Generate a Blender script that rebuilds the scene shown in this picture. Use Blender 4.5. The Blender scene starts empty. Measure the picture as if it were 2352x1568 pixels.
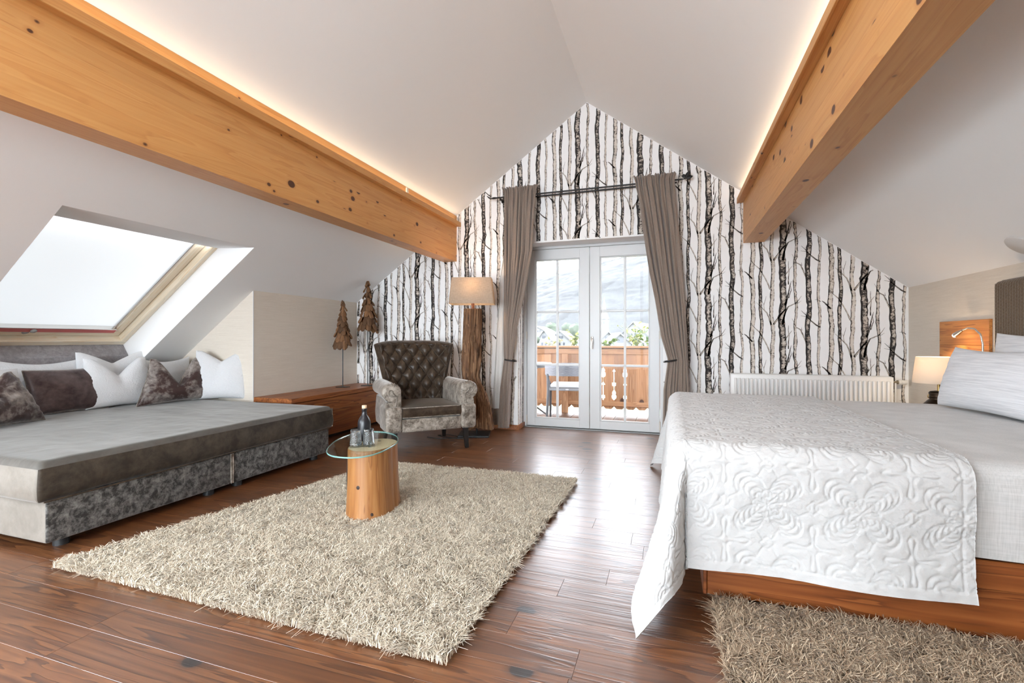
import bpy, bmesh, math, random
import numpy as np
from mathutils import Vector, Matrix

random.seed(7); RNG = np.random.default_rng(7)
SC = bpy.context.scene
COL = SC.collection
PI = math.pi

# ------------------------------------------------------------------ camera
F_PX, CX_PX, CY_PX, CAM_H = 1090.0, 1176.0, 780.0, 1.0
YAW = math.atan(364.0 / 1090.0)
cam_d = bpy.data.cameras.new('camera'); cam = bpy.data.objects.new('camera', cam_d); COL.objects.link(cam)
cam.location = (0, 0, CAM_H); cam.rotation_euler = (PI / 2, 0, YAW)
cam_d.sensor_width = 36.0; cam_d.lens = F_PX / 2352.0 * 36.0
cam_d.shift_y = -(784.0 - CY_PX) / 2352.0; cam_d.clip_start = 0.02; cam_d.clip_end = 4000
SC.camera = cam

# ------------------------------------------------------------------ world, exposure
wd = bpy.data.worlds.new('overcast_sky'); SC.world = wd; wd.use_nodes = True
bg = wd.node_tree.nodes['Background']; bg.inputs['Color'].default_value = (0.885, 0.955, 1.05, 1); bg.inputs['Strength'].default_value = 10.5
SC.view_settings.view_transform = 'Standard'; SC.view_settings.look = 'None'
SC.view_settings.gamma = 1.0; SC.view_settings.use_curve_mapping = False
SC.view_settings.exposure = 1.12
SC.cycles.max_bounces = 8; SC.cycles.diffuse_bounces = 4; SC.cycles.glossy_bounces = 3
SC.cycles.transmission_bounces = 8; SC.cycles.transparent_max_bounces = 16
SC.cycles.sample_clamp_indirect = 6.0; SC.cycles.caustics_refractive = False; SC.cycles.caustics_reflective = False
SC.cycles.use_denoising = True; SC.cycles.use_adaptive_sampling = True; SC.cycles.adaptive_threshold = 0.06

def area_light(name, loc, direction, sx, sy, power, color=(1, 1, 1), portal=False):
    l = bpy.data.lights.new(name, 'AREA'); l.shape = 'RECTANGLE'; l.size = sx; l.size_y = sy
    l.energy = power; l.color = color
    if portal: l.cycles.is_portal = True
    o = bpy.data.objects.new(name, l); COL.objects.link(o); o.location = loc
    o.rotation_euler = Vector(direction).to_track_quat('-Z', 'Y').to_euler()
    return o

# light strips hidden on the ledges of the two roof beams, washing the ceiling
def strip_light(name, loc, ax, power):
    l = bpy.data.lights.new(name, 'AREA'); l.shape = 'RECTANGLE'; l.size = 0.012; l.size_y = 9.4
    l.energy = power; l.color = (1.0, 0.76, 0.50)
    o = bpy.data.objects.new(name, l); COL.objects.link(o); o.location = loc
    z = -Vector(ax).normalized(); y = Vector((0, 1, 0)); x = y.cross(z)
    o.rotation_euler = Matrix((x, y, z)).transposed().to_euler()
strip_light('beam_light_strip', (-2.325, 0.25, 2.362), (0.35, 0, 1), 2.3)
strip_light('beam_light_strip', (0.632, 0.25, 2.372), (-0.35, 0, 1), 2.3)
# sky portals in the glazed door, the added roof windows and the added glazed gable
area_light('sky_portal', (-0.84, 5.32, 1.0), (0, -1, 0), 1.5, 2.06, 1, portal=True)
area_light('sky_portal', (-1.15, -4.53, 1.73), (0, 1, 0), 5.6, 3.35, 1, portal=True)
area_light('sky_portal', (-1.60, 0.425, 3.02), (0.58, 0, -0.815), 0.82, 1.05, 1, portal=True)
area_light('sky_portal', (-3.78, -2.9, 1.52), (0.58, 0, -0.815), 1.45, 1.95, 1, portal=True)
area_light('sky_portal', (-3.78, -0.575, 1.52), (0.58, 0, -0.815), 1.45, 1.75, 1, portal=True)

# ------------------------------------------------------------------ pixel -> world helpers
FW = np.array([-math.sin(YAW), math.cos(YAW), 0]); RT = np.array([math.cos(YAW), math.sin(YAW), 0]); UP = np.array([0, 0, 1.0])
CC = np.array([0, 0, CAM_H])
def ray(px, py): return FW + RT * (px - CX_PX) / F_PX + UP * (CY_PX - py) / F_PX
def onz(px, py, z=0.0): d = ray(px, py); return CC + d * ((z - CAM_H) / d[2])
def ony(px, py, y): d = ray(px, py); return CC + d * (y / d[1])
def onx(px, py, x): d = ray(px, py); return CC + d * (x / d[0])

# ------------------------------------------------------------------ numpy noise
def vnoise(x, y, seed=0, octaves=3, gain=0.5):
    x = np.asarray(x, float); y = np.asarray(y, float); r = np.random.default_rng(seed)
    out = np.zeros(np.broadcast(x, y).shape); amp = 1.0; tot = 0
    for o in range(octaves):
        g = r.random((64, 64)) * 2 - 1
        xi = np.floor(x).astype(int); yi = np.floor(y).astype(int); fx = x - xi; fy = y - yi
        fx = fx * fx * (3 - 2 * fx); fy = fy * fy * (3 - 2 * fy)
        a = g[xi % 64, yi % 64]; b = g[(xi + 1) % 64, yi % 64]; c = g[xi % 64, (yi + 1) % 64]; d = g[(xi + 1) % 64, (yi + 1) % 64]
        out += amp * ((a * (1 - fx) + b * fx) * (1 - fy) + (c * (1 - fx) + d * fx) * fy)
        tot += amp; amp *= gain; x = x * 2.03 + 11.3; y = y * 2.03 + 5.7
    return out / tot

# ------------------------------------------------------------------ mesh builder
class MB:
    def __init__(s): s.v = []; s.f = []
    def add(s, vs, fs):
        o = len(s.v); s.v.extend([tuple(map(float, p)) for p in vs]); s.f.extend([tuple(i + o for i in f) for f in fs]); return s
    def box(s, x0, x1, y0, y1, z0, z1, b=0.0, seg=1):
        if b <= 0:
            return s.add([(x0, y0, z0), (x1, y0, z0), (x1, y1, z0), (x0, y1, z0), (x0, y0, z1), (x1, y0, z1), (x1, y1, z1), (x0, y1, z1)],
                         [(0, 3, 2, 1), (4, 5, 6, 7), (0, 1, 5, 4), (1, 2, 6, 5), (2, 3, 7, 6), (3, 0, 4, 7)])
        bm = bmesh.new(); bmesh.ops.create_cube(bm, size=1.0)
        for v in bm.verts: v.co = Vector(((x0 + x1) / 2 + v.co.x * (x1 - x0), (y0 + y1) / 2 + v.co.y * (y1 - y0), (z0 + z1) / 2 + v.co.z * (z1 - z0)))
        bmesh.ops.bevel(bm, geom=list(bm.edges), offset=b, segments=seg, affect='EDGES', profile=0.5)
        bm.verts.index_update(); s.add([v.co for v in bm.verts], [[v.index for v in f.verts] for f in bm.faces]); bm.free(); return s
    def grid(s, P, closeu=False, closev=False):
        P = np.asarray(P); nu, nv = P.shape[:2]; vs = P.reshape(-1, 3); fs = []
        for i in range(nu if closeu else nu - 1):
            i2 = (i + 1) % nu
            for j in range(nv if closev else nv - 1):
                j2 = (j + 1) % nv; fs.append((i * nv + j, i2 * nv + j, i2 * nv + j2, i * nv + j2))
        return s.add(vs, fs)
    def tube(s, pts, r, n=8, caps=True):
        pts = [Vector(p) for p in pts]; m = len(pts); rs = r if hasattr(r, '__len__') else [r] * m
        t0 = (pts[1] - pts[0]).normalized(); up = Vector((0, 0, 1)) if abs(t0.z) < 0.9 else Vector((1, 0, 0))
        nrm = t0.cross(up).normalized(); rings = []
        for i in range(m):
            t = (pts[min(i + 1, m - 1)] - pts[max(i - 1, 0)]).normalized()
            nrm = (nrm - t * nrm.dot(t)).normalized(); bn = t.cross(nrm)
            rings.append([pts[i] + (nrm * math.cos(2 * PI * k / n) + bn * math.sin(2 * PI * k / n)) * rs[i] for k in range(n)])
        o = len(s.v); s.grid([[tuple(p) for p in rg] for rg in rings], closev=True)
        if caps: s.f.append(tuple(o + k for k in range(n))[::-1]); s.f.append(tuple(o + (m - 1) * n + k for k in range(n)))
        return s
    def lathe(s, prof, n=24, c=(0, 0, 0), fn=None):
        P = []
        for r, z in prof:
            P.append([(c[0] + r * math.cos(2 * PI * k / n), c[1] + r * math.sin(2 * PI * k / n), c[2] + z) for k in range(n)])
        o = len(s.v); s.grid(P, closev=True)
        if prof[0][0] > 1e-5: s.f.append(tuple(o + k for k in range(n))[::-1])
        if prof[-1][0] > 1e-5: s.f.append(tuple(o + (len(prof) - 1) * n + k for k in range(n)))
        return s
    def prism(s, poly, a0, a1, axis='y'):
        n = len(poly)
        def P(p, a): return (p[0], a, p[1]) if axis == 'y' else ((a, p[0], p[1]) if axis == 'x' else (p[0], p[1], a))
        return s.add([P(p, a0) for p in poly] + [P(p, a1) for p in poly],
                     [tuple(range(n)), tuple(range(2 * n - 1, n - 1, -1))] + [(i, i + n, (i + 1) % n + n, (i + 1) % n) for i in range(n)])
    def quad(s, a, b, c, d): return s.add([a, b, c, d], [(0, 1, 2, 3)])
    def ellipsoid(s, c, r, nu=10, nv=8):
        P = [[(c[0] + r[0] * math.sin(PI * (j + .02) / (nv - .96)) * math.cos(2 * PI * i / nu), c[1] + r[1] * math.sin(PI * (j + .02) / (nv - .96)) * math.sin(2 * PI * i / nu), c[2] + r[2] * math.cos(PI * (j + .02) / (nv - .96))) for j in range(nv)] for i in range(nu)]
        return s.grid(P, closeu=True)
    def xf(s, M, start=0):
        for i in range(start, len(s.v)): s.v[i] = tuple(M @ Vector(s.v[i]))
        return s
    def mesh(s, name, smooth=None):
        me = bpy.data.meshes.new(name); me.from_pydata(s.v, [], s.f)
        bm = bmesh.new(); bm.from_mesh(me); bmesh.ops.recalc_face_normals(bm, faces=bm.faces); bm.to_mesh(me); bm.free()
        if smooth is not None:
            me.polygons.foreach_set('use_smooth', [True] * len(me.polygons))
            if smooth < 180: me.set_sharp_from_angle(angle=math.radians(smooth))
        me.update(); return me
    def build(s, name, m, parent=None, smooth=None):
        return link(name, s.mesh(name, smooth), m, parent)

def link(name, me, m=None, parent=None):
    o = bpy.data.objects.new(name, me); COL.objects.link(o)
    if m is not None:
        me.materials.clear(); me.materials.append(m)
    if parent: o.parent = parent
    return o
def raw_mesh(name, V, Fq):
    """fast quads/tris from numpy"""
    V = np.asarray(V, np.float32); Fq = np.asarray(Fq, np.int32); k = Fq.shape[1]
    me = bpy.data.meshes.new(name); me.vertices.add(len(V)); me.vertices.foreach_set('co', V.ravel())
    me.loops.add(Fq.size); me.loops.foreach_set('vertex_index', Fq.ravel())
    me.polygons.add(len(Fq)); me.polygons.foreach_set('loop_start', np.arange(0, Fq.size, k, dtype=np.int32))
    me.update(calc_edges=True); me.validate(); return me
def grid_faces(nu, nv):
    i, j = np.meshgrid(np.arange(nu - 1), np.arange(nv - 1), indexing='ij'); a = (i * nv + j).ravel()
    return np.stack([a, a + nv, a + nv + 1, a + 1], 1)
def smooth_all(me): me.polygons.foreach_set('use_smooth', np.ones(len(me.polygons), bool)); me.update()

def tag(o, label=None, cat=None, group=None, kind=None):
    if label: o['label'] = label
    if cat: o['category'] = cat
    if group: o['group'] = group
    if kind: o['kind'] = kind
    return o
def thing(name, label, cat, loc=(0, 0, 0), rz=0.0, group=None):
    o = bpy.data.objects.new(name, None); COL.objects.link(o); o.location = loc; o.rotation_euler = (0, 0, rz); o.empty_display_size = 0.1
    return tag(o, label, cat, group)
def struct(o): return tag(o, kind='structure')
def Rz(a): return Matrix.Rotation(a, 4, 'Z')
def Rx(a): return Matrix.Rotation(a, 4, 'X')
def Ry(a): return Matrix.Rotation(a, 4, 'Y')
def T(x, y, z): return Matrix.Translation((x, y, z))

# ------------------------------------------------------------------ materials
class G:
    def __init__(s, name):
        s.m = bpy.data.materials.new(name); s.m.use_nodes = True; s.t = s.m.node_tree; s.b = s.t.nodes['Principled BSDF']; s.out = s.t.nodes['Material Output']
    def n(s, typ, **kw):
        nd = s.t.nodes.new(typ)
        for k, v in kw.items(): setattr(nd, k, v)
        return nd
    def put(s, sock, v):
        if isinstance(v, bpy.types.NodeSocket): s.t.links.new(v, sock)
        elif v is not None:
            if isinstance(v, (tuple, list)) and len(v) == 3 and sock.type == 'RGBA': v = (*v, 1)
            sock.default_value = v
    def coord(s, scale=(1, 1, 1), kind='Object', rnd=False, rot=(0, 0, 0)):
        tc = s.n('ShaderNodeTexCoord'); mp = s.n('ShaderNodeMapping'); mp.inputs['Scale'].default_value = scale; mp.inputs['Rotation'].default_value = rot
        src = tc.outputs[kind]
        if rnd:
            oi = s.n('ShaderNodeObjectInfo'); cb = s.n('ShaderNodeVectorMath', operation='SCALE'); cb.inputs[0].default_value = (37.0, 91.0, 53.0)
            s.put(cb.inputs['Scale'], oi.outputs['Random']); ad = s.n('ShaderNodeVectorMath', operation='ADD'); s.put(ad.inputs[0], src); s.put(ad.inputs[1], cb.outputs[0]); src = ad.outputs[0]
        s.put(mp.inputs['Vector'], src); return mp.outputs[0]
    def rnd(s): return s.n('ShaderNodeObjectInfo').outputs['Random']
    def noise(s, vec, scale=5, detail=3, rough=0.5, dist=0.0):
        nd = s.n('ShaderNodeTexNoise'); s.put(nd.inputs['Vector'], vec); nd.inputs['Scale'].default_value = scale; nd.inputs['Detail'].default_value = detail
        nd.inputs['Roughness'].default_value = rough; nd.inputs['Distortion'].default_value = dist; return nd.outputs[0]
    def voro(s, vec, scale=5, feature='F1', rand=1.0, out='Distance'):
        nd = s.n('ShaderNodeTexVoronoi', feature=feature); s.put(nd.inputs['Vector'], vec); nd.inputs['Scale'].default_value = scale; nd.inputs['Randomness'].default_value = rand; return nd.outputs[out]
    def wave(s, vec, scale=5, dist=2, detail=2, dscale=1, bands='BANDS', direction='X'):
        nd = s.n('ShaderNodeTexWave', wave_type=bands); nd.bands_direction = direction; s.put(nd.inputs['Vector'], vec); nd.inputs['Scale'].default_value = scale; nd.inputs['Distortion'].default_value = dist; nd.inputs['Detail'].default_value = detail; nd.inputs['Detail Scale'].default_value = dscale; return nd.outputs['Fac']
    def ramp(s, fac, stops, interp='LINEAR'):
        nd = s.n('ShaderNodeValToRGB'); s.put(nd.inputs[0], fac); cr = nd.color_ramp; cr.interpolation = interp
        while len(cr.elements) < len(stops): cr.elements.new(0.5)
        for e, (p, c) in zip(cr.elements, stops):
            e.position = p; c = (c, c, c) if not hasattr(c, '__len__') else c; e.color = (*c, 1)
        return nd.outputs[0]
    def mix(s, fac, a, b, blend='MIX'):
        nd = s.n('ShaderNodeMix', data_type='RGBA', blend_type=blend); s.put(nd.inputs[0], fac); s.put(nd.inputs[6], a); s.put(nd.inputs[7], b); return nd.outputs[2]
    def math(s, op, a, b=None, c=None):
        nd = s.n('ShaderNodeMath', operation=op); s.put(nd.inputs[0], a)
        if b is not None: s.put(nd.inputs[1], b)
        if c is not None: s.put(nd.inputs[2], c)
        return nd.outputs[0]
    def sep(s, vec): nd = s.n('ShaderNodeSeparateXYZ'); s.put(nd.inputs[0], vec); return nd.outputs
    def bump(s, h, strength=0.3, dist=0.01):
        nd = s.n('ShaderNodeBump'); s.put(nd.inputs['Height'], h); nd.inputs['Strength'].default_value = strength; nd.inputs['Distance'].default_value = dist; s.put(s.b.inputs['Normal'], nd.outputs[0])
    def set(s, **kw):
        for k, v in kw.items(): s.put(s.b.inputs[k.replace('_', ' ')], v)
        return s.m
def plain(name, col, rough=0.5, **kw):
    g = G(name); g.set(Base_Color=col, Roughness=rough); 
    for k, v in kw.items(): g.put(g.b.inputs[k.replace('_', ' ')], v)
    return g.m
def emit(name, col, strength):
    g = G(name); g.set(Base_Color=col, Emission_Color=col, Emission_Strength=strength); return g.m
def thin_glass(name, tint=(1, 1, 1), r0=0.04, rough=0.0, graze=1.0):
    g = G(name); t = g.n('ShaderNodeBsdfTransparent'); t.inputs[0].default_value = (*tint, 1); gl = g.n('ShaderNodeBsdfGlossy'); gl.inputs['Roughness'].default_value = rough
    lw = g.n('ShaderNodeLayerWeight'); lw.inputs['Blend'].default_value = 0.5; f = g.math('MULTIPLY_ADD', g.math('POWER', lw.outputs['Facing'], 5.0), graze - r0, r0); mx = g.n('ShaderNodeMixShader')
    g.put(mx.inputs[0], f); g.put(mx.inputs[1], t.outputs[0]); g.put(mx.inputs[2], gl.outputs[0]); g.t.links.new(mx.outputs[0], g.out.inputs['Surface']); return g.m

def wood(name, light, mid, dark, axis='y', grain=1.0, knots=0.0, knot_scale=3.0, rough=0.45, vary=0.25, rnd=True, bump=0.15, coat=0.0, knot_col=(0.05, 0.018, 0.008), knot_pow=3.0, ring=0.45):
    """long-grained timber: grain runs along `axis` of the object"""
    g = G(name); k = {'x': 0, 'y': 1, 'z': 2}[axis]
    sc = [9.0, 9.0, 9.0]; sc[k] = 0.55; v = g.coord(tuple(a * grain for a in sc), rnd=rnd)
    fs = [70.0, 70.0, 70.0]; fs[k] = 1.6; vf = g.coord(tuple(a * grain for a in fs), rnd=rnd)
    big = g.noise(v, 1.0, 3, 0.55, 0.8)
    rings = g.math('FRACT', g.math('MULTIPLY', big, 7.0)); rings = g.ramp(rings, [(0, 0.0), (0.75, 0.6), (0.93, 1.0), (1, 0.0)])
    fine = g.noise(vf, 1.0, 2, 0.5)
    f = g.math('ADD', g.math('MULTIPLY', rings, ring), g.math('MULTIPLY', fine, 0.55))
    col = g.ramp(f, [(0.2, light), (0.5, mid), (0.85, dark)])
    if vary > 0:
        tone = g.math('ADD', g.math('MULTIPLY', g.rnd(), 2 * vary), 1 - vary)
        cb = g.n('ShaderNodeCombineColor'); [g.put(cb.inputs[i], tone) for i in range(3)]
        col = g.mix(1.0, col, cb.outputs[0], 'MULTIPLY')
    if knots > 0:
        ks = [1.0, 1.0, 1.0]; ks[k] = 0.75; kv = g.coord(tuple(ks), rnd=rnd); kv2 = g.coord(tuple(a * 1.0 for a in ks), rnd=rnd)
        d = g.voro(kv, knot_scale); cc = g.voro(kv, knot_scale, out='Color'); s3 = g.sep(cc)
        size = g.math('MULTIPLY', g.math('POWER', s3[0], knot_pow), knots)
        m1 = g.math('SUBTRACT', size, d); mk = g.ramp(m1, [(0.0, 0.0), (0.03, 1.0)]); hal = g.ramp(g.math('ADD', m1, 0.10), [(0.0, 0.0), (0.10, 0.5)])
        col = g.mix(hal, col, dark); col = g.mix(mk, col, knot_col)
    g.set(Base_Color=col, Roughness=rough)
    if coat: g.set(Coat_Weight=coat, Coat_Roughness=0.2)
    if bump: g.bump(f, bump, 0.004)
    return g.m

def velvet(name, dark, light, scale=9.0, sheen=0.6, lo=0.4, hi=0.62, tint=(1, 0.97, 0.94), detail=5, rough=0.55, stretch=(1, 1, 1)):
    g = G(name); v = g.coord(stretch, rnd=True); a = g.noise(v, scale, detail, 0.68, 0.35); b = g.noise(v, scale * 4.5, 3, 0.6, 0.3)
    f = g.math('ADD', g.math('MULTIPLY', a, 0.75), g.math('MULTIPLY', b, 0.25)); col = g.ramp(f, [(lo, dark), (hi, light)])
    g.set(Base_Color=col, Roughness=rough, Sheen_Weight=sheen, Sheen_Roughness=0.35, Sheen_Tint=tint); g.put(g.b.inputs['Specular IOR Level'], 0.25)
    g.bump(f, 0.25, 0.01); return g.m

def fabric(name, c1, c2, sx=90, sy=700, rough=0.85, bump=0.25, sheen=0.1, kind='Object', scale=(1, 1, 1), dist=0.002):
    g = G(name); v = g.coord(scale, kind); s3 = (sx, sx, sy)
    m1 = g.n('ShaderNodeMapping'); m1.inputs['Scale'].default_value = s3; g.put(m1.inputs[0], v)
    m2 = g.n('ShaderNodeMapping'); m2.inputs['Scale'].default_value = (sy, sy, sx); g.put(m2.inputs[0], v)
    f = g.math('MULTIPLY', g.math('ADD', g.noise(m1.outputs[0], 1, 2), g.noise(m2.outputs[0], 1, 2)), 0.5)
    g.set(Base_Color=g.ramp(f, [(0.35, c1), (0.65, c2)]), Roughness=rough, Sheen_Weight=sheen); g.bump(f, bump, dist); return g.m

def lin(r, g_, b):
    f = lambda c: ((c / 255 + 0.055) / 1.055) ** 2.4 if c > 10 else c / 255 / 12.92
    return (f(r), f(g_), f(b))

M = {}
g = G('white_plaster'); v = g.coord((1, 1, 1)); g.set(Base_Color=(0.895, 0.89, 0.885), Roughness=0.9); g.bump(g.noise(v, 260, 2), 0.08, 0.002); M['plaster'] = g.m
g = G('grasscloth'); v1 = g.coord((4, 4, 330)); f = g.math('ADD', g.math('MULTIPLY', g.noise(v1, 1, 4, 0.6), 0.7), g.math('MULTIPLY', g.noise(g.coord((40, 40, 900)), 1, 2), 0.3))
g.set(Base_Color=g.ramp(f, [(0.35, (0.625, 0.55, 0.465)), (0.65, (0.735, 0.665, 0.575))]), Roughness=0.8); g.bump(f, 0.2, 0.002); M['grass'] = g.m
g = G('grasscloth_pale'); v1 = g.coord((3, 3, 230)); f = g.math('ADD', g.math('MULTIPLY', g.noise(v1, 1, 4, 0.6), 0.7), g.math('MULTIPLY', g.noise(g.coord((40, 40, 900)), 1, 2), 0.3))
g.set(Base_Color=g.ramp(f, [(0.35, (0.58, 0.565, 0.53)), (0.65, (0.75, 0.74, 0.71))]), Roughness=0.8); g.bump(f, 0.2, 0.002); M['grass_pale'] = g.m
M['paper'] = plain('wallpaper_ground', (0.86, 0.85, 0.845), 0.85)
M['white_paint'] = plain('white_lacquer', (0.60, 0.60, 0.60), 0.32)
M['white_rad'] = plain('radiator_enamel', (0.80, 0.79, 0.77), 0.35)
M['black_metal'] = plain('black_metal', (0.012, 0.011, 0.011), 0.42, Metallic=0.3)
M['black_wood'] = plain('black_stained_wood', (0.012, 0.010, 0.009), 0.4)
M['black_plastic'] = plain('black_plastic', (0.015, 0.015, 0.016), 0.5)
M['chrome'] = plain('brushed_nickel', (0.75, 0.73, 0.70), 0.22, Metallic=1.0)
M['grey_metal'] = plain('grey_powder_coat', (0.10, 0.105, 0.115), 0.45)
M['brass'] = plain('brass', (0.55, 0.36, 0.14), 0.35, Metallic=1.0)
M['glass'] = thin_glass('window_glass', (0.97, 0.99, 0.985))
M['door_glass'] = thin_glass('tinted_insulating_glass', (0.86, 0.862, 0.862), r0=0.004)
M['rubber'] = plain('dark_gasket', (0.03, 0.03, 0.032), 0.6)
M['beam'] = wood('glulam_spruce', (0.62, 0.315, 0.105), (0.57, 0.265, 0.080), (0.46, 0.185, 0.050), 'y', 1.0, knots=0.235, knot_scale=9.0, rough=0.42, vary=0.06, bump=0.06, knot_pow=1.25, ring=0.34, knot_col=(0.085, 0.028, 0.011))
M['floor'] = wood('brown_plank_floor', (0.205, 0.078, 0.026), (0.118, 0.041, 0.013), (0.042, 0.014, 0.006), 'x', 1.3, knots=0.22, knot_scale=6.0, rough=0.33, vary=0.16, bump=0.20, knot_col=(0.012, 0.007, 0.006), knot_pow=2.2)
M['floor'].node_tree.nodes['Principled BSDF'].inputs['Specular IOR Level'].default_value = 0.9; M['floor'].node_tree.nodes['Principled BSDF'].inputs['IOR'].default_value = 1.62
M['bench'] = wood('reclaimed_larch', (0.42, 0.150, 0.042), (0.28, 0.086, 0.024), (0.10, 0.028, 0.009), 'y', 1.0, knots=0.2, knot_scale=3.5, rough=0.45, vary=0.2)
M['bedwood'] = wood('larch_bed_frame', (0.36, 0.115, 0.030), (0.25, 0.070, 0.017), (0.12, 0.030, 0.009), 'x', 1.0, knots=0.18, knot_scale=3.0, rough=0.42, vary=0.1)
M['panel'] = wood('larch_wall_panel', (0.58, 0.25, 0.065), (0.44, 0.16, 0.035), (0.24, 0.075, 0.018), 'y', 1.2, knots=0.16, knot_scale=5.0, rough=0.4, vary=0.05)
M['pine'] = wood('pale_pine', (0.88, 0.80, 0.66), (0.85, 0.74, 0.57), (0.76, 0.58, 0.37), 'y', 1.4, rough=0.35, vary=0.05, bump=0.05)
M['pine_x'] = wood('pale_pine_upright', (0.88, 0.80, 0.66), (0.85, 0.74, 0.57), (0.76, 0.58, 0.37), 'x', 1.4, rough=0.35, vary=0.05, bump=0.05)
M['stump'] = wood('debarked_stump', (0.36, 0.165, 0.055), (0.29, 0.118, 0.034), (0.17, 0.058, 0.015), 'z', 1.2, rough=0.4, vary=0.0, bump=0.2)
M['stump_top'] = wood('cut_end_grain', (0.78, 0.63, 0.44), (0.73, 0.56, 0.36), (0.62, 0.43, 0.24), 'z', 3.0, rough=0.5, vary=0.0, bump=0.1)
M['oldwood'] = wood('weathered_trunk', (0.30, 0.165, 0.080), (0.14, 0.062, 0.025), (0.022, 0.009, 0.005), 'z', 2.2, rough=0.75, vary=0.0, bump=0.8)
M['oldwood_end'] = wood('pale_split_wood', (0.55, 0.40, 0.26), (0.42, 0.27, 0.15), (0.2, 0.1, 0.05), 'z', 2.2, rough=0.7, vary=0.0, bump=0.4)
M['chip'] = wood('driftwood_chip', (0.21, 0.105, 0.044), (0.125, 0.056, 0.021), (0.048, 0.020, 0.009), 'z', 2.0, rough=0.75, vary=0.45, bump=0.3)
M['railwood'] = wood('balcony_larch', (0.432, 0.2448, 0.1296), (0.3528, 0.18, 0.0864), (0.216, 0.0936, 0.036), 'z', 1.0, knots=0.2, knot_scale=4.5, rough=0.6, vary=0.2)
M['railwood_x'] = wood('balcony_larch_rail', (0.432, 0.2448, 0.1296), (0.3528, 0.18, 0.0864), (0.216, 0.0936, 0.036), 'x', 1.0, knots=0.15, knot_scale=4.5, rough=0.6, vary=0.15)
M['deck'] = wood('balcony_decking', (0.1944, 0.1152, 0.0648), (0.144, 0.0756, 0.0396), (0.072, 0.036, 0.018), 'y', 1.0, rough=0.5, vary=0.2)
M['cork'] = wood('beech_stopper', (0.70, 0.50, 0.34), (0.64, 0.43, 0.27), (0.5, 0.3, 0.17), 'z', 3.0, rough=0.5, vary=0)
M['vel_side'] = velvet('brown_velvet', (0.028, 0.021, 0.015), (0.072, 0.057, 0.042), 6, 0.28)
M['vel_base'] = velvet('crushed_grey_velvet', (0.024, 0.022, 0.020), (0.21, 0.20, 0.187), 26, 0.5, 0.42, 0.66)
M['vel_top_lit'] = velvet('lit_velvet_top', (0.074, 0.067, 0.058), (0.125, 0.115, 0.103), 5, 0.32, 0.3, 0.7, stretch=(2.6, 1, 1))  # mattress velvet made paler on top, skylight painted into the colour
M['vel_end_lit'] = velvet('lit_end_velvet', (0.165, 0.145, 0.122), (0.235, 0.210, 0.182), 7, 0.4, 0.35, 0.68)  # lighter velvet for the ends, the light on them baked into the colour
M['vel_head'] = velvet('grey_velvet_panel', (0.20, 0.185, 0.195), (0.36, 0.34, 0.35), 22, 0.5, 0.36, 0.66)
M['vel_chair'] = velvet('taupe_crushed_velvet', (0.022, 0.0135, 0.0085), (0.080, 0.055, 0.037), 13, 0.15, 0.38, 0.68, rough=0.36, tint=(1, .85, .7))
M['vel_lit_and_piping'] = velvet('lit_taupe_and_piping_velvet', (0.095, 0.074, 0.056), (0.42, 0.365, 0.31), 15, 0.55, 0.40, 0.64, rough=0.40)  # lit copy of the chair velvet, sheen in the colour; also used for piping
M['vel_cush'] = velvet('plum_velvet', (0.036, 0.020, 0.020), (0.135, 0.095, 0.088), 6, 0.6, 0.38, 0.70, rough=0.42)
M['vel_cush2'] = velvet('crushed_silver_plum_velvet', (0.050, 0.028, 0.025), (0.42, 0.375, 0.34), 6, 0.6, 0.46, 0.68, rough=0.40)
M['curtain'] = fabric('taupe_curtain', (0.185, 0.137, 0.108), (0.27, 0.210, 0.170), 120, 500, 0.85, 0.2, 0.25)
M['lining'] = fabric('pale_curtain_lining', (0.55, 0.52, 0.49), (0.66, 0.63, 0.60), 120, 500, 0.85, 0.1, 0.1)
M['sheet'] = fabric('white_striped_sheet', (0.56, 0.555, 0.545), (0.70, 0.69, 0.68), 9, 260, 0.9, 0.3, 0.1)
g = G('white_ribbed_pillowcase'); v = g.coord((6, 6, 210)); f = g.noise(v, 1, 3, 0.6); g.set(Base_Color=g.ramp(f, [(0.35, (0.60, 0.60, 0.62)), (0.62, (0.76, 0.76, 0.775))]), Roughness=0.9, Sheen_Weight=0.1); g.bump(f, 0.45, 0.004); M['pillow'] = g.m
g = G('white_quilting'); v = g.coord((1, 1, 1), 'UV'); f = g.math('ADD', g.math('MULTIPLY', g.noise(v, 60, 3, 0.55, 0.6), 0.7), g.math('MULTIPLY', g.noise(v, 190, 2), 0.3)); g.set(Base_Color=(0.56, 0.555, 0.548), Roughness=0.9, Sheen_Weight=0.1); g.bump(f, 0.35, 0.006); M['quilt'] = g.m
g = G('white_cushion_quilting'); v = g.coord((1, 1, 1)); f = g.math('ADD', g.math('MULTIPLY', g.noise(v, 42, 3, 0.55, 1.5), 0.8), g.math('MULTIPLY', g.noise(v, 190, 2), 0.2)); g.set(Base_Color=(0.66, 0.66, 0.67), Roughness=0.9, Sheen_Weight=0.1); g.bump(f, 0.7, 0.010); M['cushion'] = g.m
g = G('brown_knit'); v = g.coord((1, 1, 1)); f = g.noise(v, 300, 2); g.set(Base_Color=g.ramp(f, [(0.3, (0.085, 0.055, 0.032)), (0.7, (0.160, 0.112, 0.070))]), Roughness=0.9, Sheen_Weight=0.3); g.bump(f, 0.3, 0.002); M['knit'] = g.m
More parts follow.
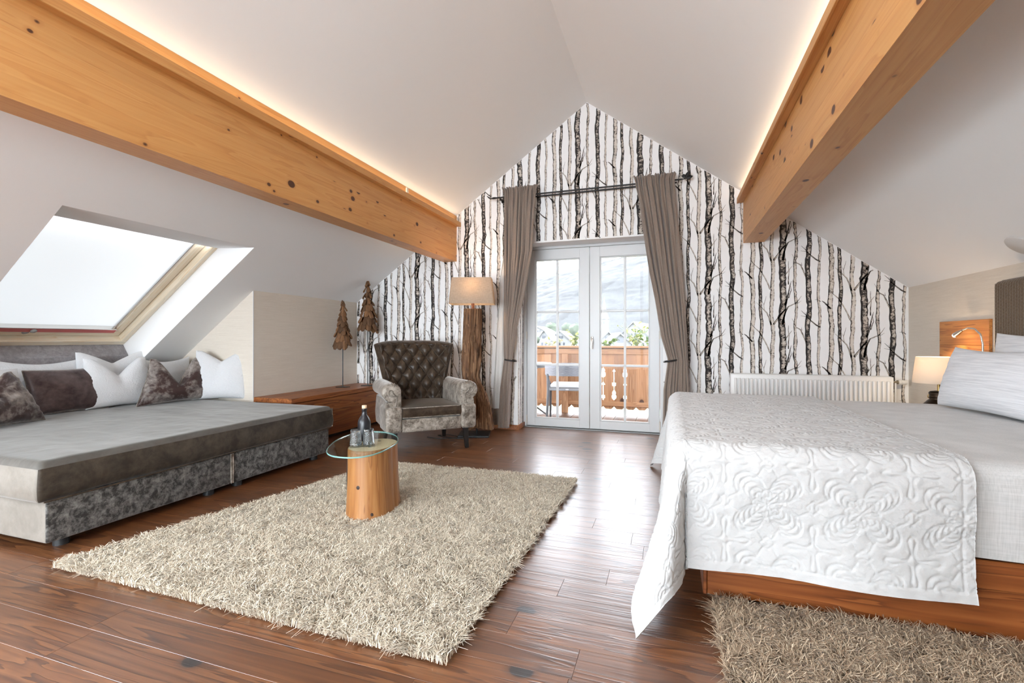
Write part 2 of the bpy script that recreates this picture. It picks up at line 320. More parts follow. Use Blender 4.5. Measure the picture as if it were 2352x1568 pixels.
# ================================================================== STRUCTURE
RX, RZ_ = -0.839, 3.511          # ridge
ML, MR = 0.7115, 0.7327          # roof pitch left / right
D = 5.014                        # gable wall plane
XR, XL = 1.967, -5.0             # knee walls
YB = -4.5                        # wall behind the camera
def roofz(x): return RZ_ - ML * (RX - x) if x < RX else RZ_ - MR * (x - RX)
XO0, XO1, ZO = -1.608, -0.07, 2.06   # door opening

# floor: sub-floor slab with single planks
floor = struct(MB().box(XL - .05, XR + .1, YB - .05, 5.27, -0.06, -0.008).build('floor', plain('sub_floor', (0.02, 0.012, 0.008), 0.8)))
PW = 0.1432; y_ref = 1.381
rows = []
k = math.floor((0.62 - y_ref) / PW)
y = y_ref + k * PW; y_first = y
shared = {}
rr = random.Random(3)
known = {1.381: -0.277, 1.524: -0.53, 1.667: 0.15, 1.81: -0.421, 1.953: -0.25, 1.0945: -1.915, 1.238: -1.485}
while y < 5.26:
    y2 = min(y + PW, 5.262)
    off = None
    for ky, kx in known.items():
        if abs(ky - y) < 0.03: off = kx
    if off is None: off = XL + rr.random() * 1.2
    x = off - 1.2 * math.ceil((off - XL) / 1.2) 
    while x < XR:
        x0, x1 = max(x, XL), min(x + 1.2, XR)
        if x1 - x0 > 0.02:
            L, W = round(x1 - x0 - 0.0007, 4), round(y2 - y - 0.0007, 4)
            if (L, W) not in shared: shared[(L, W)] = MB().box(0, L, 0, W, -0.008, 0.0, 0.0005).mesh('plank')
            o = link('plank', shared[(L, W)], None, floor)
            if not shared[(L, W)].materials: shared[(L, W)].materials.append(M['floor'])
            o.location = (x0 + 0.00035, y + 0.00035, 0)
        x += 1.2
    y = y2 if y2 < y + PW - 1e-6 else y + PW
mb = MB(); y = y_first
while y > YB:
    x = XL - rr.random()
    while x < XR: mb.box(max(x, XL) + .0006, min(x + 1.2, XR) - .0006, max(y - PW, YB) + .0006, y - .0006, -0.008, 0); x += 1.2
    y -= PW
o = mb.build('plank_field', M['floor'], floor); tag(o, kind='stuff')

# gable wall with the door recess, wallpapered
mb = MB()
for a, b in ((XL - .06, XO0), (XO1, XR + .02)):
    mb.prism([(a, 0), (b, 0), (b, roofz(b)), (a, roofz(a))] if True else None, D, 5.34)
mb.prism([(XO0, ZO), (XO1, ZO), (XO1, roofz(XO1)), (RX, RZ_), (XO0, roofz(XO0))], D, 5.34)
wall_back = struct(mb.build('wall_back', M['paper']))

# ---- birch print on the wallpaper (a flat print, one mesh lying on the wall)
g = G('birch_print')
uvn = g.n('ShaderNodeUVMap'); uvn.uv_map = 'UVMap'; S = g.sep(uvn.outputs[0]); at = g.n('ShaderNodeAttribute'); at.attribute_name = 'dk'
dk = at.outputs['Fac']
cb = g.n('ShaderNodeCombineXYZ'); g.put(cb.inputs[0], g.math('MULTIPLY', S[0], 1.6)); g.put(cb.inputs[1], g.math('MULTIPLY', S[1], 46)); 
n1 = g.noise(cb.outputs[0], 1.0, 4, 0.65, 0.5)
cb2 = g.n('ShaderNodeCombineXYZ'); g.put(cb2.inputs[0], g.math('MULTIPLY', S[0], 7)); g.put(cb2.inputs[1], g.math('MULTIPLY', S[1], 150)); n2 = g.noise(cb2.outputs[0], 1.0, 3, 0.6)
cb3 = g.n('ShaderNodeCombineXYZ'); g.put(cb3.inputs[0], g.math('MULTIPLY', S[0], 0.8)); g.put(cb3.inputs[1], g.math('MULTIPLY', S[1], 9)); n3 = g.noise(cb3.outputs[0], 1.0, 2, 0.5)
uf = g.math('FRACT', S[0]); edge = g.math('ABSOLUTE', g.math('SUBTRACT', uf, 0.42))
dark = g.math('ADD', g.math('ADD', g.math('MULTIPLY', n1, 0.75), g.math('MULTIPLY', n2, 0.45)), g.math('MULTIPLY', n3, 0.45))
dark = g.math('ADD', dark, g.math('MULTIPLY', g.math('POWER', edge, 3.0), 2.6))
dark = g.math('ADD', dark, g.math('MULTIPLY', g.math('SUBTRACT', dk, 0.5), 0.50))
col = g.ramp(dark, [(0.74, (0.68, 0.62, 0.555)), (0.88, (0.46, 0.395, 0.335)), (0.955, (0.08, 0.066, 0.058)), (1.0, (0.025, 0.021, 0.020))])
g.set(Base_Color=col, Roughness=0.85); M['birch'] = g.m

class Print:
    def __init__(s): s.V = []; s.F = []; s.U = []; s.K = []
    def strip(s, pts, hw, dkv, place, inside, v0=0.0, seed=0, wob=0.12, clamp=False):
        """pts: list of (x,z); hw: half widths; place maps (x,z)->3d or None"""
        n = len(pts); cl = lambda q: (q[0], min(q[1], roofz(q[0]) - .0045)) if clamp else q; r = np.random.default_rng(seed); wl = r.normal(0, wob, n); wr = r.normal(0, wob, n); uoff = float(r.integers(0, 50)); acc = v0
        prev = None
        for i in range(n):
            a = pts[max(i - 1, 0)]; b = pts[min(i + 1, n - 1)]; dx, dz = b[0] - a[0], b[1] - a[1]; L = math.hypot(dx, dz) or 1; nx, nz = -dz / L, dx / L
            h1 = hw[i] * (1 + wl[i]); h2 = hw[i] * (1 + wr[i]); p = pts[i]
            q1 = (p[0] + nx * h1, p[1] + nz * h1); q2 = (p[0] - nx * h2, p[1] - nz * h2)
            if i: acc += math.hypot(p[0] - pts[i - 1][0], p[1] - pts[i - 1][1])
            q1, q2 = cl(q1), cl(q2); cur = (q1, q2, acc)
            if prev and inside(*q1) and inside(*q2) and inside(*prev[0]) and inside(*prev[1]):
                o = len(s.V); s.V += [place(*prev[0]), place(*prev[1]), place(*q2), place(*q1)]; s.F.append((o, o + 1, o + 2, o + 3))
                s.U += [(uoff + .999, prev[2]), (uoff + .001, prev[2]), (uoff + .001, acc), (uoff + .999, acc)]; s.K += [dkv] * 4
            prev = cur
    def build(s, name, parent):
        me = raw_mesh(name, s.V, s.F); uv = me.uv_layers.new(name='UVMap'); uv.data.foreach_set('uv', np.array(s.U, np.float32).ravel())
        at = me.attributes.new('dk', 'FLOAT', 'POINT'); at.data.foreach_set('value', np.array(s.K, np.float32))
        return link(name, me, M['birch'], parent)

PER, VP_ = 0.644, 0.60
trunks = [(0.0, 0.0215, 0.72), (0.086, 0.011, 0.40), (0.18, 0.0195, 0.42), (0.25, 0.0145, 0.68), (0.348, 0.0165, 0.34), (0.434, 0.0285, 0.66), (0.54, 0.0125, 0.50)]
def bp(l): return [((x - 590) * .00134 + .348, -(y - 690) * .00146) for x, y in l]
branches = [  # polyline, start half width, end half width, darkness
    (bp([(598, 688), (622, 655), (650, 615), (690, 575), (735, 555), (752, 535), (770, 508)]), .0085, .0014, .55),
    (bp([(735, 555), (750, 553), (768, 540)]), .002, .001, .6),
    (bp([(668, 566), (684, 520), (692, 480), (700, 440), (708, 412)]), .0085, .0016, .75), (bp([(692, 520), (700, 490), (708, 470), (702, 440)]), .005, .0012, .75),
    (bp([(583, 692), (572, 650), (556, 612), (530, 585), (506, 560), (490, 545)]), .0075, .0014, .5), (bp([(540, 596), (537, 560), (546, 530), (552, 505)]), .0032, .001, .55), (bp([(537, 560), (528, 540)]), .0015, .0008, .6),
    (bp([(577, 872), (560, 828), (535, 780), (508, 735), (480, 710), (462, 690), (448, 660)]), .0068, .0012, .5),
    (bp([(690, 845), (690, 800), (694, 760), (690, 725), (691, 695)]), .0055, .0012, .6), (bp([(664, 795), (682, 768), (700, 745), (712, 728)]), .0042, .0012, .5),
    (bp([(738, 708), (762, 722), (775, 748), (786, 776), (800, 806)]), .0042, .0060, .6), (bp([(734, 702), (724, 676), (712, 652)]), .0030, .0009, .6), (bp([(772, 728), (770, 706)]), .0024, .0009, .6),
    (bp([(882, 708), (858, 694), (832, 672), (812, 652), (792, 626), (768, 602)]), .0062, .0012, .75), (bp([(812, 652), (795, 640), (765, 634)]), .003, .0008, .75), (bp([(800, 640), (790, 612)]), .002, .0008, .75),
    (bp([(944, 594), (922, 570), (905, 553), (892, 544)]), .0072, .0030, .8), (bp([(884, 548), (868, 535), (850, 535)]), .003, .001, .8),
    (bp([(655, 690), (660, 650), (672, 610), (690, 575)]), .010, .003, .85),
]
def wall_inside(x, z): return 0.0 < z < roofz(x) - 0.004 and -3.716 < x < XR - .002 and not (XO0 < x < XO1 and z < ZO)
def wall_place(x, z): return (x, D - 0.0006, z)
P = Print(); rr = random.Random(11)
for kcol in range(-5, 6):
    xb = -1.371 + kcol * PER; dz = 2.641 - 6 * VP_ - (0.30 if kcol % 2 else 0.0)
    for ti, (tx, hw, dkv) in enumerate(trunks):
        x = xb + tx
        if not -3.76 < x < XR + .05: continue
        zs = np.arange(0.005, roofz(x) + .05, 0.028); ph = rr.random() * 9
        wx = 0.006 * np.sin(zs * 2 * PI / VP_ + ti * 1.7 + (PI if kcol % 2 else 0)) + 0.003 * np.sin(zs * 4 * PI / VP_ + ti)
        P.strip([(x + a, z) for a, z in zip(wx, zs)], [hw] * len(zs), dkv, wall_place, wall_inside, v0=ph, seed=ti * 31 + kcol * 7 + 100, wob=0.10 + (0.10 if hw < .013 else 0), clamp=True)
    for rep in range(0, 7):
        z0 = dz + rep * VP_
        for bi, (pl, w0, w1, dkv) in enumerate(branches):
            pts = []
            for (a, b) in zip(pl[:-1], pl[1:]): pts += [(a[0] + (b[0] - a[0]) * t, a[1] + (b[1] - a[1]) * t) for t in (0, .34, .67)]
            pts.append(pl[-1]); n = len(pts)
            P.strip([(xb + a, z0 + b) for a, b in pts], [w0 + (w1 - w0) * i / (n - 1) for i in range(n)], dkv, wall_place, wall_inside, v0=bi * .7, seed=bi, wob=0.12)
# print wrapping into the two sides of the door recess
for side, xs, sg in ((XO0, +0.0006, -1), (XO1, -0.0006, 1)):
    for (t, hw, dkv) in ((0.03, .0195, .45), (0.085, .012, .7), (0.13, .0165, .35), (0.19, .020, .7)):
        zs = np.arange(0.005, ZO, 0.028)
        P.strip([(D + t + 0.004 * math.sin(z * 9 + t * 50), z) for z in zs], [hw * .8] * len(zs), dkv, lambda a, z, _x=side + xs: (_x, a, z), lambda a, z: D < a < 5.236 and z < ZO - .01, v0=t * 70, seed=int(t * 999))
wp = P.build('wallpaper_print', wall_back); tag(wp, 'black and cream birch trunk print')

# left block: partition beside the bench and return wall of the day-bed niche
YN = 3.46; XP = -3.718
struct(MB().prism([(XL - .06, 0), (XP, 0), (XP, roofz(XP)), (XL - .06, roofz(XL - .06))], YN, D).build('wall_left', M['grass']))
struct(MB().box(XL - .06, XL, YB, YN, 0, roofz(XL)).build('wall_left', M['plaster']))
struct(MB().box(XR, XR + .08, YB, D, 0, roofz(XR)).build('wall_right', M['grass']))
struct(MB().box(XP - 0.004, XP + 0.0025, YN - 0.0025, YN + .004, 0.44, roofz(XP) - .004).build('trim_1', M['white_paint']))
# unseen glazed gable added behind the camera to light the room
GP_ = [(-3.95, .08), (1.60, .08), (1.60, 1.62), (RX, 3.40), (-3.95, 1.22)]
GO_ = [(XL - .06, 0), (XR + .08, 0), (XR + .08, roofz(XR + .08)), (RX, RZ_), (XL - .06, roofz(XL - .06))]
mb = MB()
for i in range(5):
    j = (i + 1) % 5; mb.prism([GO_[i], GO_[j], GP_[j], GP_[i]], YB - .12, YB)
struct(mb.build('wall_rear', M['plaster']))
wr_ = struct(MB().prism(GP_, YB - .06, YB - .052).build('window_added_rear', M['glass']))
for xm in (-2.3, RX, .6):
    MB().box(xm - .04, xm + .04, YB - .10, YB - .03, .08, roofz(xm) - .13).build('mullion', M['white_paint'], wr_)

# unseen partition added behind the camera to hold rear light off the bed
struct(MB().prism([(-.25, 0), (XR, 0), (XR, roofz(XR)), (-.25, roofz(-.25))], -1.0, -.9).build('wall_light_baffle', M['plaster']))
# ceilings
SY0, SY1 = 1.755, 3.07                       # roof-window opening
A_, B_, C_, D_ = (-3.29, roofz(-3.29)), (-3.709, 1.787), (-4.874, 0.963), (-4.80, 0.86)
mb = MB()
def slopeq(mb, x0, x1, y0, y1): mb.quad((x0, y0, roofz(x0)), (x1, y0, roofz(x1)), (x1, y1, roofz(x1)), (x0, y1, roofz(x0)))
def slope_cut(mb, xa, xb, holes):
    xs = sorted({xa, xb} | {h[0] for h in holes} | {h[1] for h in holes}); ys = sorted({YB - .1, D + .001} | {h[2] for h in holes} | {h[3] for h in holes})
    for x0, x1 in zip(xs[:-1], xs[1:]):
        for y0, y1 in zip(ys[:-1], ys[1:]):
            if not any(h[0] < (x0 + x1) / 2 < h[1] and h[2] < (y0 + y1) / 2 < h[3] for h in holes): slopeq(mb, x0, x1, y0, y1)
HOLE_L = (-4.35, -3.05, -1.5, 0.35); HOLE_U = (-1.95, -1.25, -0.1, 0.95); HOLE_L2 = (-4.35, -3.05, -3.9, -1.9)      # unseen roof windows added beside and behind the camera for more light
slope_cut(mb, XL - .06, RX, [(-4.80, A_[0], SY0, SY1), HOLE_L, HOLE_U, HOLE_L2])
mb.quad((A_[0], SY0, A_[1]), (B_[0], SY0, B_[1]), (B_[0], SY1, B_[1]), (A_[0], SY1, A_[1]))
for yy in (SY0, SY1):
    pl = [A_, B_, (B_[0] - .05, B_[1] + .10), (C_[0] - .15, C_[1] + .06), (C_[0] - .08, C_[1] - .1), (-4.95, 0.59), (-4.80, roofz(-4.80))]
    mb.add([(p[0], yy, p[1]) for p in pl], [tuple(range(len(pl)))])
struct(mb.build('ceiling', M['plaster']))
mb = MB(); slope_cut(mb, RX, XR + .1, [])
struct(mb.build('ceiling', M['plaster']))

def added_roof_window(nm, h):
    e = bpy.data.objects.new(nm, None); COL.objects.link(e); struct(e); e.location = ((h[0] + h[1]) / 2, (h[2] + h[3]) / 2, roofz((h[0] + h[1]) / 2))
    x0, x1, y0, y1 = h; ang = math.atan2(roofz(x1) - roofz(x0), x1 - x0); Lh = math.hypot(x1 - x0, roofz(x1) - roofz(x0)) / 2; W2 = (y1 - y0) / 2; e.rotation_euler = (0, -ang, 0)
    for bx in ((-Lh, Lh, -W2, -W2 + .06), (-Lh, Lh, W2 - .06, W2), (-Lh, -Lh + .06, -W2 + .06, W2 - .06), (Lh - .06, Lh, -W2 + .06, W2 - .06)): MB().box(bx[0], bx[1], bx[2], bx[3], -.01, .09, .003).build('frame_rail', M['pine'], e)
    MB().box(-Lh + .05, Lh - .05, -W2 + .05, W2 - .05, .05, .056).build('pane', M['glass'], e)
added_roof_window('window_added_left', HOLE_L); added_roof_window('window_added_upper', HOLE_U); added_roof_window('window_added_left_rear', HOLE_L2)
# roof window
ul = math.hypot(C_[0] - B_[0], C_[1] - B_[1]); ux, uz = (C_[0] - B_[0]) / ul, (C_[1] - B_[1]) / ul
def RW(v0=SY0): return Matrix(((ux, 0, uz, B_[0]), (0, 1, 0, v0), (uz, 0, -ux, B_[1]), (0, 0, 0, 1)))
rw = bpy.data.objects.new('window_2', None); COL.objects.link(rw); struct(rw); rw.matrix_world = RW()
W_ = SY1 - SY0
def rwp(name, mt, *boxes, par=None, b=0.003, sm=None):
    mb = MB()
    for bx in boxes: mb.box(*bx, b=b)
    return mb.build(name, mt, par or rw, sm)
# local x = down the slope, y = along the wall, z = outwards
rwp('frame_rail', M['pine'], (-.135, -.08, 0, W_, -.012, .12)); rwp('frame_rail', M['pine'], (ul - .055, ul, 0, W_, -.012, .12))
rwp('frame_stile', M['pine_x'], (-.08, ul - .055, 0, .05, -.012, .12)); rwp('frame_stile', M['pine_x'], (-.08, ul - .055, W_ - .05, W_, -.012, .12))
rwp('sash_rail', M['pine'], (-.075, -.005, .056, W_ - .056, .045, .11)); rwp('sash_rail', M['pine'], (ul - .125, ul - .062, .056, W_ - .056, .045, .11))
rwp('sash_stile', M['pine_x'], (-.005, ul - .125, .056, .125, .045, .11)); rwp('sash_stile', M['pine_x'], (-.005, ul - .125, W_ - .125, W_ - .056, .045, .11))
rwp('gasket', M['rubber'], (-.08, ul - .05, .046, .060, .06, .10), (-.08, ul - .05, W_ - .060, W_ - .046, .06, .10), (ul - .066, ul - .05, .05, W_ - .05, .06, .10), b=0)
rwp('blind_track', M['chrome'], (-.01, ul - .12, .125, .140, .058, .082)); rwp('blind_track', M['chrome'], (-.01, ul - .12, W_ - .140, W_ - .125, .058, .082))
g = G('white_roller_blind'); tl = g.n('ShaderNodeBsdfTranslucent'); tl.inputs[0].default_value = (0.046, 0.0445, 0.0435, 1); df = g.n('ShaderNodeBsdfDiffuse'); df.inputs[0].default_value = (0.62, 0.61, 0.60, 1)
ad = g.n('ShaderNodeAddShader'); g.put(ad.inputs[0], tl.outputs[0]); g.put(ad.inputs[1], df.outputs[0]); g.t.links.new(ad.outputs[0], g.out.inputs['Surface'])
MB().quad((-.01, .136, .070), (ul - .170, .136, .070), (ul - .170, W_ - .136, .070), (-.01, W_ - .136, .070)).build('roller_blind', g.m, rw)
bar = rwp('blind_bar', plain('salmon_pink_bar', (0.62, 0.16, 0.15), 0.4), (ul - .172, ul - .124, .13, W_ - .13, .030, .072)); tag(bar, 'salmon pink blind bar')
rwp('bar_edge', M['chrome'], (ul - .178, ul - .172, .13, W_ - .13, .028, .074), par=bar)
clr = plain('clear_plastic', (0.85, 0.88, 0.9), 0.15, Transmission_Weight=0.6)
mb = MB().lathe([(0, 0), (.02, .002), (.022, .008), (.014, .014), (0, .016)], 16, (0, 0, 0)); mb.xf(T(ul - .150, .60, .029) @ Rx(PI)); mb.build('blind_handle', clr, bar, 40)
mb = MB().lathe([(0, 0), (.022, .002), (.024, .006), (.010, .012), (0, .013)], 16, (0, 0, 0)); mb.xf(T(ul - .112, .57, .044) @ Rx(PI)); mb.build('blind_handle', clr, bar, 40)
rwp('pane', M['glass'], (-.04, ul - .10, .10, W_ - .10, .095, .101), b=0)
# upholstered ledge panel under the roof window
bk = tag(MB().prism([(-4.80, 0.385), (-4.80, 0.852), (-4.806, 0.866), (-4.868, 0.952), (-4.876, 0.960), (-4.945, 1.058), (-4.99, 1.058), (-4.99, 0.385)], SY0 + .004, SY1 - .004).build('upholstered_ledge', M['vel_head'], None),
         'grey velvet padded panel below the roof window behind the cushions', 'panel')

# roof beams with light ledges
def roof_beam(label, x_in, x_out, zb, ledge_x, lz, sgn):
    t = thing('roof_beam', label, 'beam', (0, 0, 0)); n = 6; ztop = roofz(x_in) - .003; zt2 = roofz(x_out) - .003
    hs = np.linspace(zb, ztop, n + 1)
    for i in range(n):
        z0, z1 = hs[i], hs[i + 1]
        pl = [(x_in, z0), (x_in, z1)]
        if z1 <= zt2: pl += [(x_out, z1), (x_out, z0)]
        elif z0 < zt2:
            xc = x_out + (x_in - x_out) * (z1 - zt2) / (ztop - zt2); pl += [(xc, z1), (x_out, zt2), (x_out, z0)]
        else:
            xa = x_out + (x_in - x_out) * (z1 - zt2) / (ztop - zt2); xb = x_out + (x_in - x_out) * (z0 - zt2) / (ztop - zt2)
            pl = [(x_in, z0), (x_in, z1 - (0 if i < n - 1 else 0))] + ([(xa, z1)] if i < n - 1 else []) + [(xb, z0)]
        MB().prism(pl, YB, D).build('lamella', M['beam'], t)
    lo, hi = sorted((x_in, ledge_x - sgn * .0145))
    led = MB().box(lo, hi, YB, D - .002, lz, lz + .018, .001).build('ledge_board', M['beam'], t)
    a, b = sorted((ledge_x, ledge_x - sgn * .014)); MB().box(a, b, YB, D - .002, lz - .004, lz + .046, .002).build('ledge_lip', M['beam'], t)
    return t, led
tL, ledL = roof_beam('left-hand spruce roof beam with knots above the day bed', -2.35, -2.51, 1.905, -2.295, 2.307, 1)
roof_beam('spruce roof beam with knots above the white bed', 0.661, 0.84, 1.925, 0.604, 2.312, -1)
p = onx(935, 452, -2.31); MB().box(-2.316, -2.302, p[1] - .015, p[1] + .015, 2.33, 2.405, .002).build('wood_block', M['pine'], tL)

# glazed double door in the recess
door = bpy.data.objects.new('door_1', None); COL.objects.link(door); door.location = (RX, 5.25, 0); struct(door)
def dl(mb): return mb.xf(T(-RX, -5.25, 0))
mb = MB(); mb.box(XO0, XO0 + .035, 5.245, 5.33, 0, ZO, .003); dl(mb).build('door_frame', M['white_paint'], door, 30)
mb = MB(); mb.box(XO1 - .035, XO1, 5.245, 5.33, 0, ZO, .003); dl(mb).build('door_frame', M['white_paint'], door, 30)
mb = MB(); mb.box(XO0 + .035, XO1 - .035, 5.245, 5.33, 2.03, ZO, .003); dl(mb).build('door_frame', M['white_paint'], door, 30)
mb = MB(); mb.box(XO0, XO1, 5.222, 5.33, 0.0, .012, .003); dl(mb).build('threshold', plain('grey_threshold', (0.25, 0.25, 0.25), 0.4, Metallic=0.6), door)
def leaf(x0, x1, gx0, gx1, muntx):
    z0, z1, gz0, gz1 = 0.016, 2.028, 0.105, 1.912
    e = bpy.data.objects.new('door_leaf', None)
    body = MB(); y0, y1 = 5.252, 5.318
    body.box(x0, gx0, y0, y1, z0, z1, .004); body.box(gx1, x1, y0, y1, z0, z1, .004); body.box(gx0 - .004, gx1 + .004, y0 + .0005, y1, z0, gz0, .003); body.box(gx0 - .004, gx1 + .004, y0 + .0005, y1, gz1, z1, .003)
    lf = dl(body).build('door_leaf', M['white_paint'], door, 30)
    bead = MB(); b = .012
    for bx in ((gx0, gx0 + b, gz0, gz1), (gx1 - b, gx1, gz0, gz1), (gx0 + b, gx1 - b, gz0, gz0 + b), (gx0 + b, gx1 - b, gz1 - b, gz1)): bead.box(bx[0], bx[1], 5.262, 5.30, bx[2], bx[3], .003)
    dl(bead).build('glazing_bead', M['white_paint'], lf, 30)
    zs = [gz0 + b, 0.716, 1.317, gz1 - b]; xs = [gx0 + b, muntx, gx1 - b]; m = .0115
    mu = MB(); mu.box(muntx - m, muntx + m, 5.266, 5.304, zs[0], zs[3], .003); dl(mu).build('muntin', M['white_paint'], lf, 30)
    for zz in zs[1:3]:
        mu = MB(); mu.box(xs[0], muntx - m, 5.266, 5.304, zz - m, zz + m, .003); mu.box(muntx + m, xs[2], 5.266, 5.304, zz - m, zz + m, .003); dl(mu).build('muntin', M['white_paint'], lf, 30)
    for i in range(2):
        for j in range(3):
            a = xs[i] + (m if i else 0); c = xs[i + 1] - (m if i == 0 else 0); q = zs[j] + (m if j else 0); r = zs[j + 1] - (m if j < 2 else 0)
            pn = MB().box(a, c, 5.283, 5.287, q, r); dl(pn).build('pane', M['door_glass'], lf)
    return lf
XC = -0.849
lfl = leaf(XO0 + .038, XC - .003, -1.474, -0.961, -1.219); lfr = leaf(XC + .003, XO1 - .038, -0.735, -0.211, -0.469)
hm = MB(); hm.box(-.833, -.807, 5.240, 5.252, .955, 1.035, .005, 2); dl(hm)
hm2 = MB(); hm2.tube([(-.82, 5.25, 1.012), (-.82, 5.205, 1.012), (-.82, 5.200, 1.002), (-.82, 5.200, .90)], .0095, 10); dl(hm2); hm.add(hm2.v, hm2.f); hm.build('handle', M['chrome'], lfr, 40)
for hx in (XO0 + .036, XO1 - .036):
    for hz in (.09, 1.05, 1.95):
        hb = MB().tube([(hx, 5.243, hz - .045), (hx, 5.243, hz + .045)], .008, 8); dl(hb).build('hinge', plain('beige_hinge', (0.62, 0.57, 0.50), 0.4), lfl if hx < RX else lfr, 40)
# skirting
for (n, bx) in (('baseboard_back', (-3.27, XO0, D - .014, D, 0, .055)), ('baseboard_back', (XO1, XR, D - .014, D, 0, .055)), ('baseboard_left', (XO0 - .0, XO0 + .014, D - .014, 5.245, 0, .055)), ('baseboard_right', (XO1 - .014, XO1, D - .014, 5.245, 0, .055))):
    struct(MB().box(*bx, b=.002).build(n, M['bench']))
# white disc of a ceiling speaker on the right-hand slope
c = np.array([1.80, 3.45, 0]); nrm = Vector((-MR, 0, -1)).normalized()
dm = MB().lathe([(0, -.001), (.085, 0), (.085, .006), (.078, .012), (0, .014)], 32); q = nrm.to_track_quat('Z', 'Y').to_matrix().to_4x4()
pos = Vector((1.87, 3.42, roofz(1.87))); dm.xf(T(*pos) @ q); tag(dm.build('ceiling_speaker', plain('white_grille', (0.62, 0.60, 0.58), 0.8), None, 40), 'flat white round disc on the sloping ceiling above the headboard', 'ceiling fitting')
# ================================================================== LEFT SIDE OF THE ROOM
# ---- day bed
DBX, DBY0, DBY1, DBT = -2.75, 1.375, 3.365, 0.435
db = thing('day_bed', 'wide day bed with grey velvet mattress on two crushed velvet box bases', 'day bed', (DBX - 1.0, (DBY0 + DBY1) / 2, 0))
def dbl(mb): return mb.xf(T(-(DBX - 1.0), -(DBY0 + DBY1) / 2, 0))
ymid = 2.40
for a, b in ((DBY0 + .035, ymid - .006), (ymid + .006, DBY1 - .02)):
    bs = MB(); bs.box(-4.70, DBX - .012, a, b, .045, .248, .012, 3); ob = dbl(bs).build('box_base', M['vel_base'], db, 50)
    pp = MB(); y_e = a if a > 2 else b
    pp.tube([(DBX - .010, y_e, .05), (DBX - .010, y_e, .245)], .006, 6); dbl(pp).build('piping', M['vel_lit_and_piping'], ob, 60)
    for fx in (DBX - .09, -4.6):
        for fy in (a + .10, b - .10):
            ft = MB().lathe([(.032, 0), (.032, .046)], 16, (fx, fy, 0)); dbl(ft).build('foot', M['black_plastic'], ob, 40)
# mattress: rounded slab with soft wrinkles on top
nx, ny = 120, 130
xs = np.linspace(-4.70, DBX, nx); ys = np.linspace(DBY0, DBY1, ny); X, Y = np.meshgrid(xs, ys, indexing='ij')
ed = np.minimum.reduce([X - xs[0], xs[-1] - X, Y - ys[0], ys[-1] - Y]); rnd_ = np.clip(ed / .035, 0, 1); drop = (1 - np.sqrt(1 - (1 - rnd_) ** 2)) * .032
wr = vnoise(X * 2.2, Y * 7 + X * 2, 4, 4) * .007 + vnoise(X * 9, Y * 16, 8, 2) * .0020
Z = DBT - drop + wr * np.clip(ed / .12, 0, 1)
top = np.stack([X, Y, Z], -1)
mbv = MB(); mbv.grid(top)
def border(arr): return np.concatenate([arr[:, 0], arr[-1, 1:], arr[-2::-1, -1], arr[0, -2:0:-1]])
bd = border(top); rings = [bd]
for fz, inset in ((.36, -.006), (.31, -.010), (.27, -.006), (.253, .004), (.248, .02)):
    c = np.array([(xs[0] + xs[-1]) / 2, (ys[0] + ys[-1]) / 2, 0]); r = bd.copy(); sg = np.sign(r - c)
    half = np.array([(xs[-1] - xs[0]) / 2, (ys[-1] - ys[0]) / 2]); 
    onedge = np.abs(np.abs(r[:, :2] - c[:2]) - half) < 1e-6
    r[:, :2] -= sg[:, :2] * inset * onedge
    r[:, 2] = fz + (vnoise(r[:, 0] * 3, r[:, 1] * 3, 5, 2) * .006 if fz < .3 else 0)
    rings.append(r)
mtop = dbl(MB().grid(top)).build('mattress_top', M['vel_top_lit'], None, 180)
ms = MB(); ms.grid(np.array(rings), closev=True); o_ = len(ms.v); 
mat_o = dbl(ms).build('mattress', M['vel_side'], db, 180); mtop.parent = mat_o
tag(mtop, 'velvet top, skylight painted into its grey'); tag(mat_o, 'brown velvet mattress')
for zz in (.252,):
    pts = [(DBX + .004, y, zz + .005 * math.sin(y * 3.1)) for y in np.linspace(DBY0 + .02, DBY1 - .02, 30)]; pm = MB().tube(pts, .004, 6); dbl(pm).build('piping', M['vel_chair'], mat_o, 60)
pts = [(DBX + .003, DBY1 + .002, z) for z in np.linspace(.26, .415, 6)]; pm = MB().tube(pts, .0035, 6); dbl(pm).build('piping', M['vel_lit_and_piping'], mat_o, 60)

# ends facing the camera: paler velvet copy, their lit look put into the colour
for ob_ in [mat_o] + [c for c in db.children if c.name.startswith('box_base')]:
    ob_.data.materials.append(M['vel_end_lit'])
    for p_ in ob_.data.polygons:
        if p_.normal.y < -.75: p_.material_index = 1
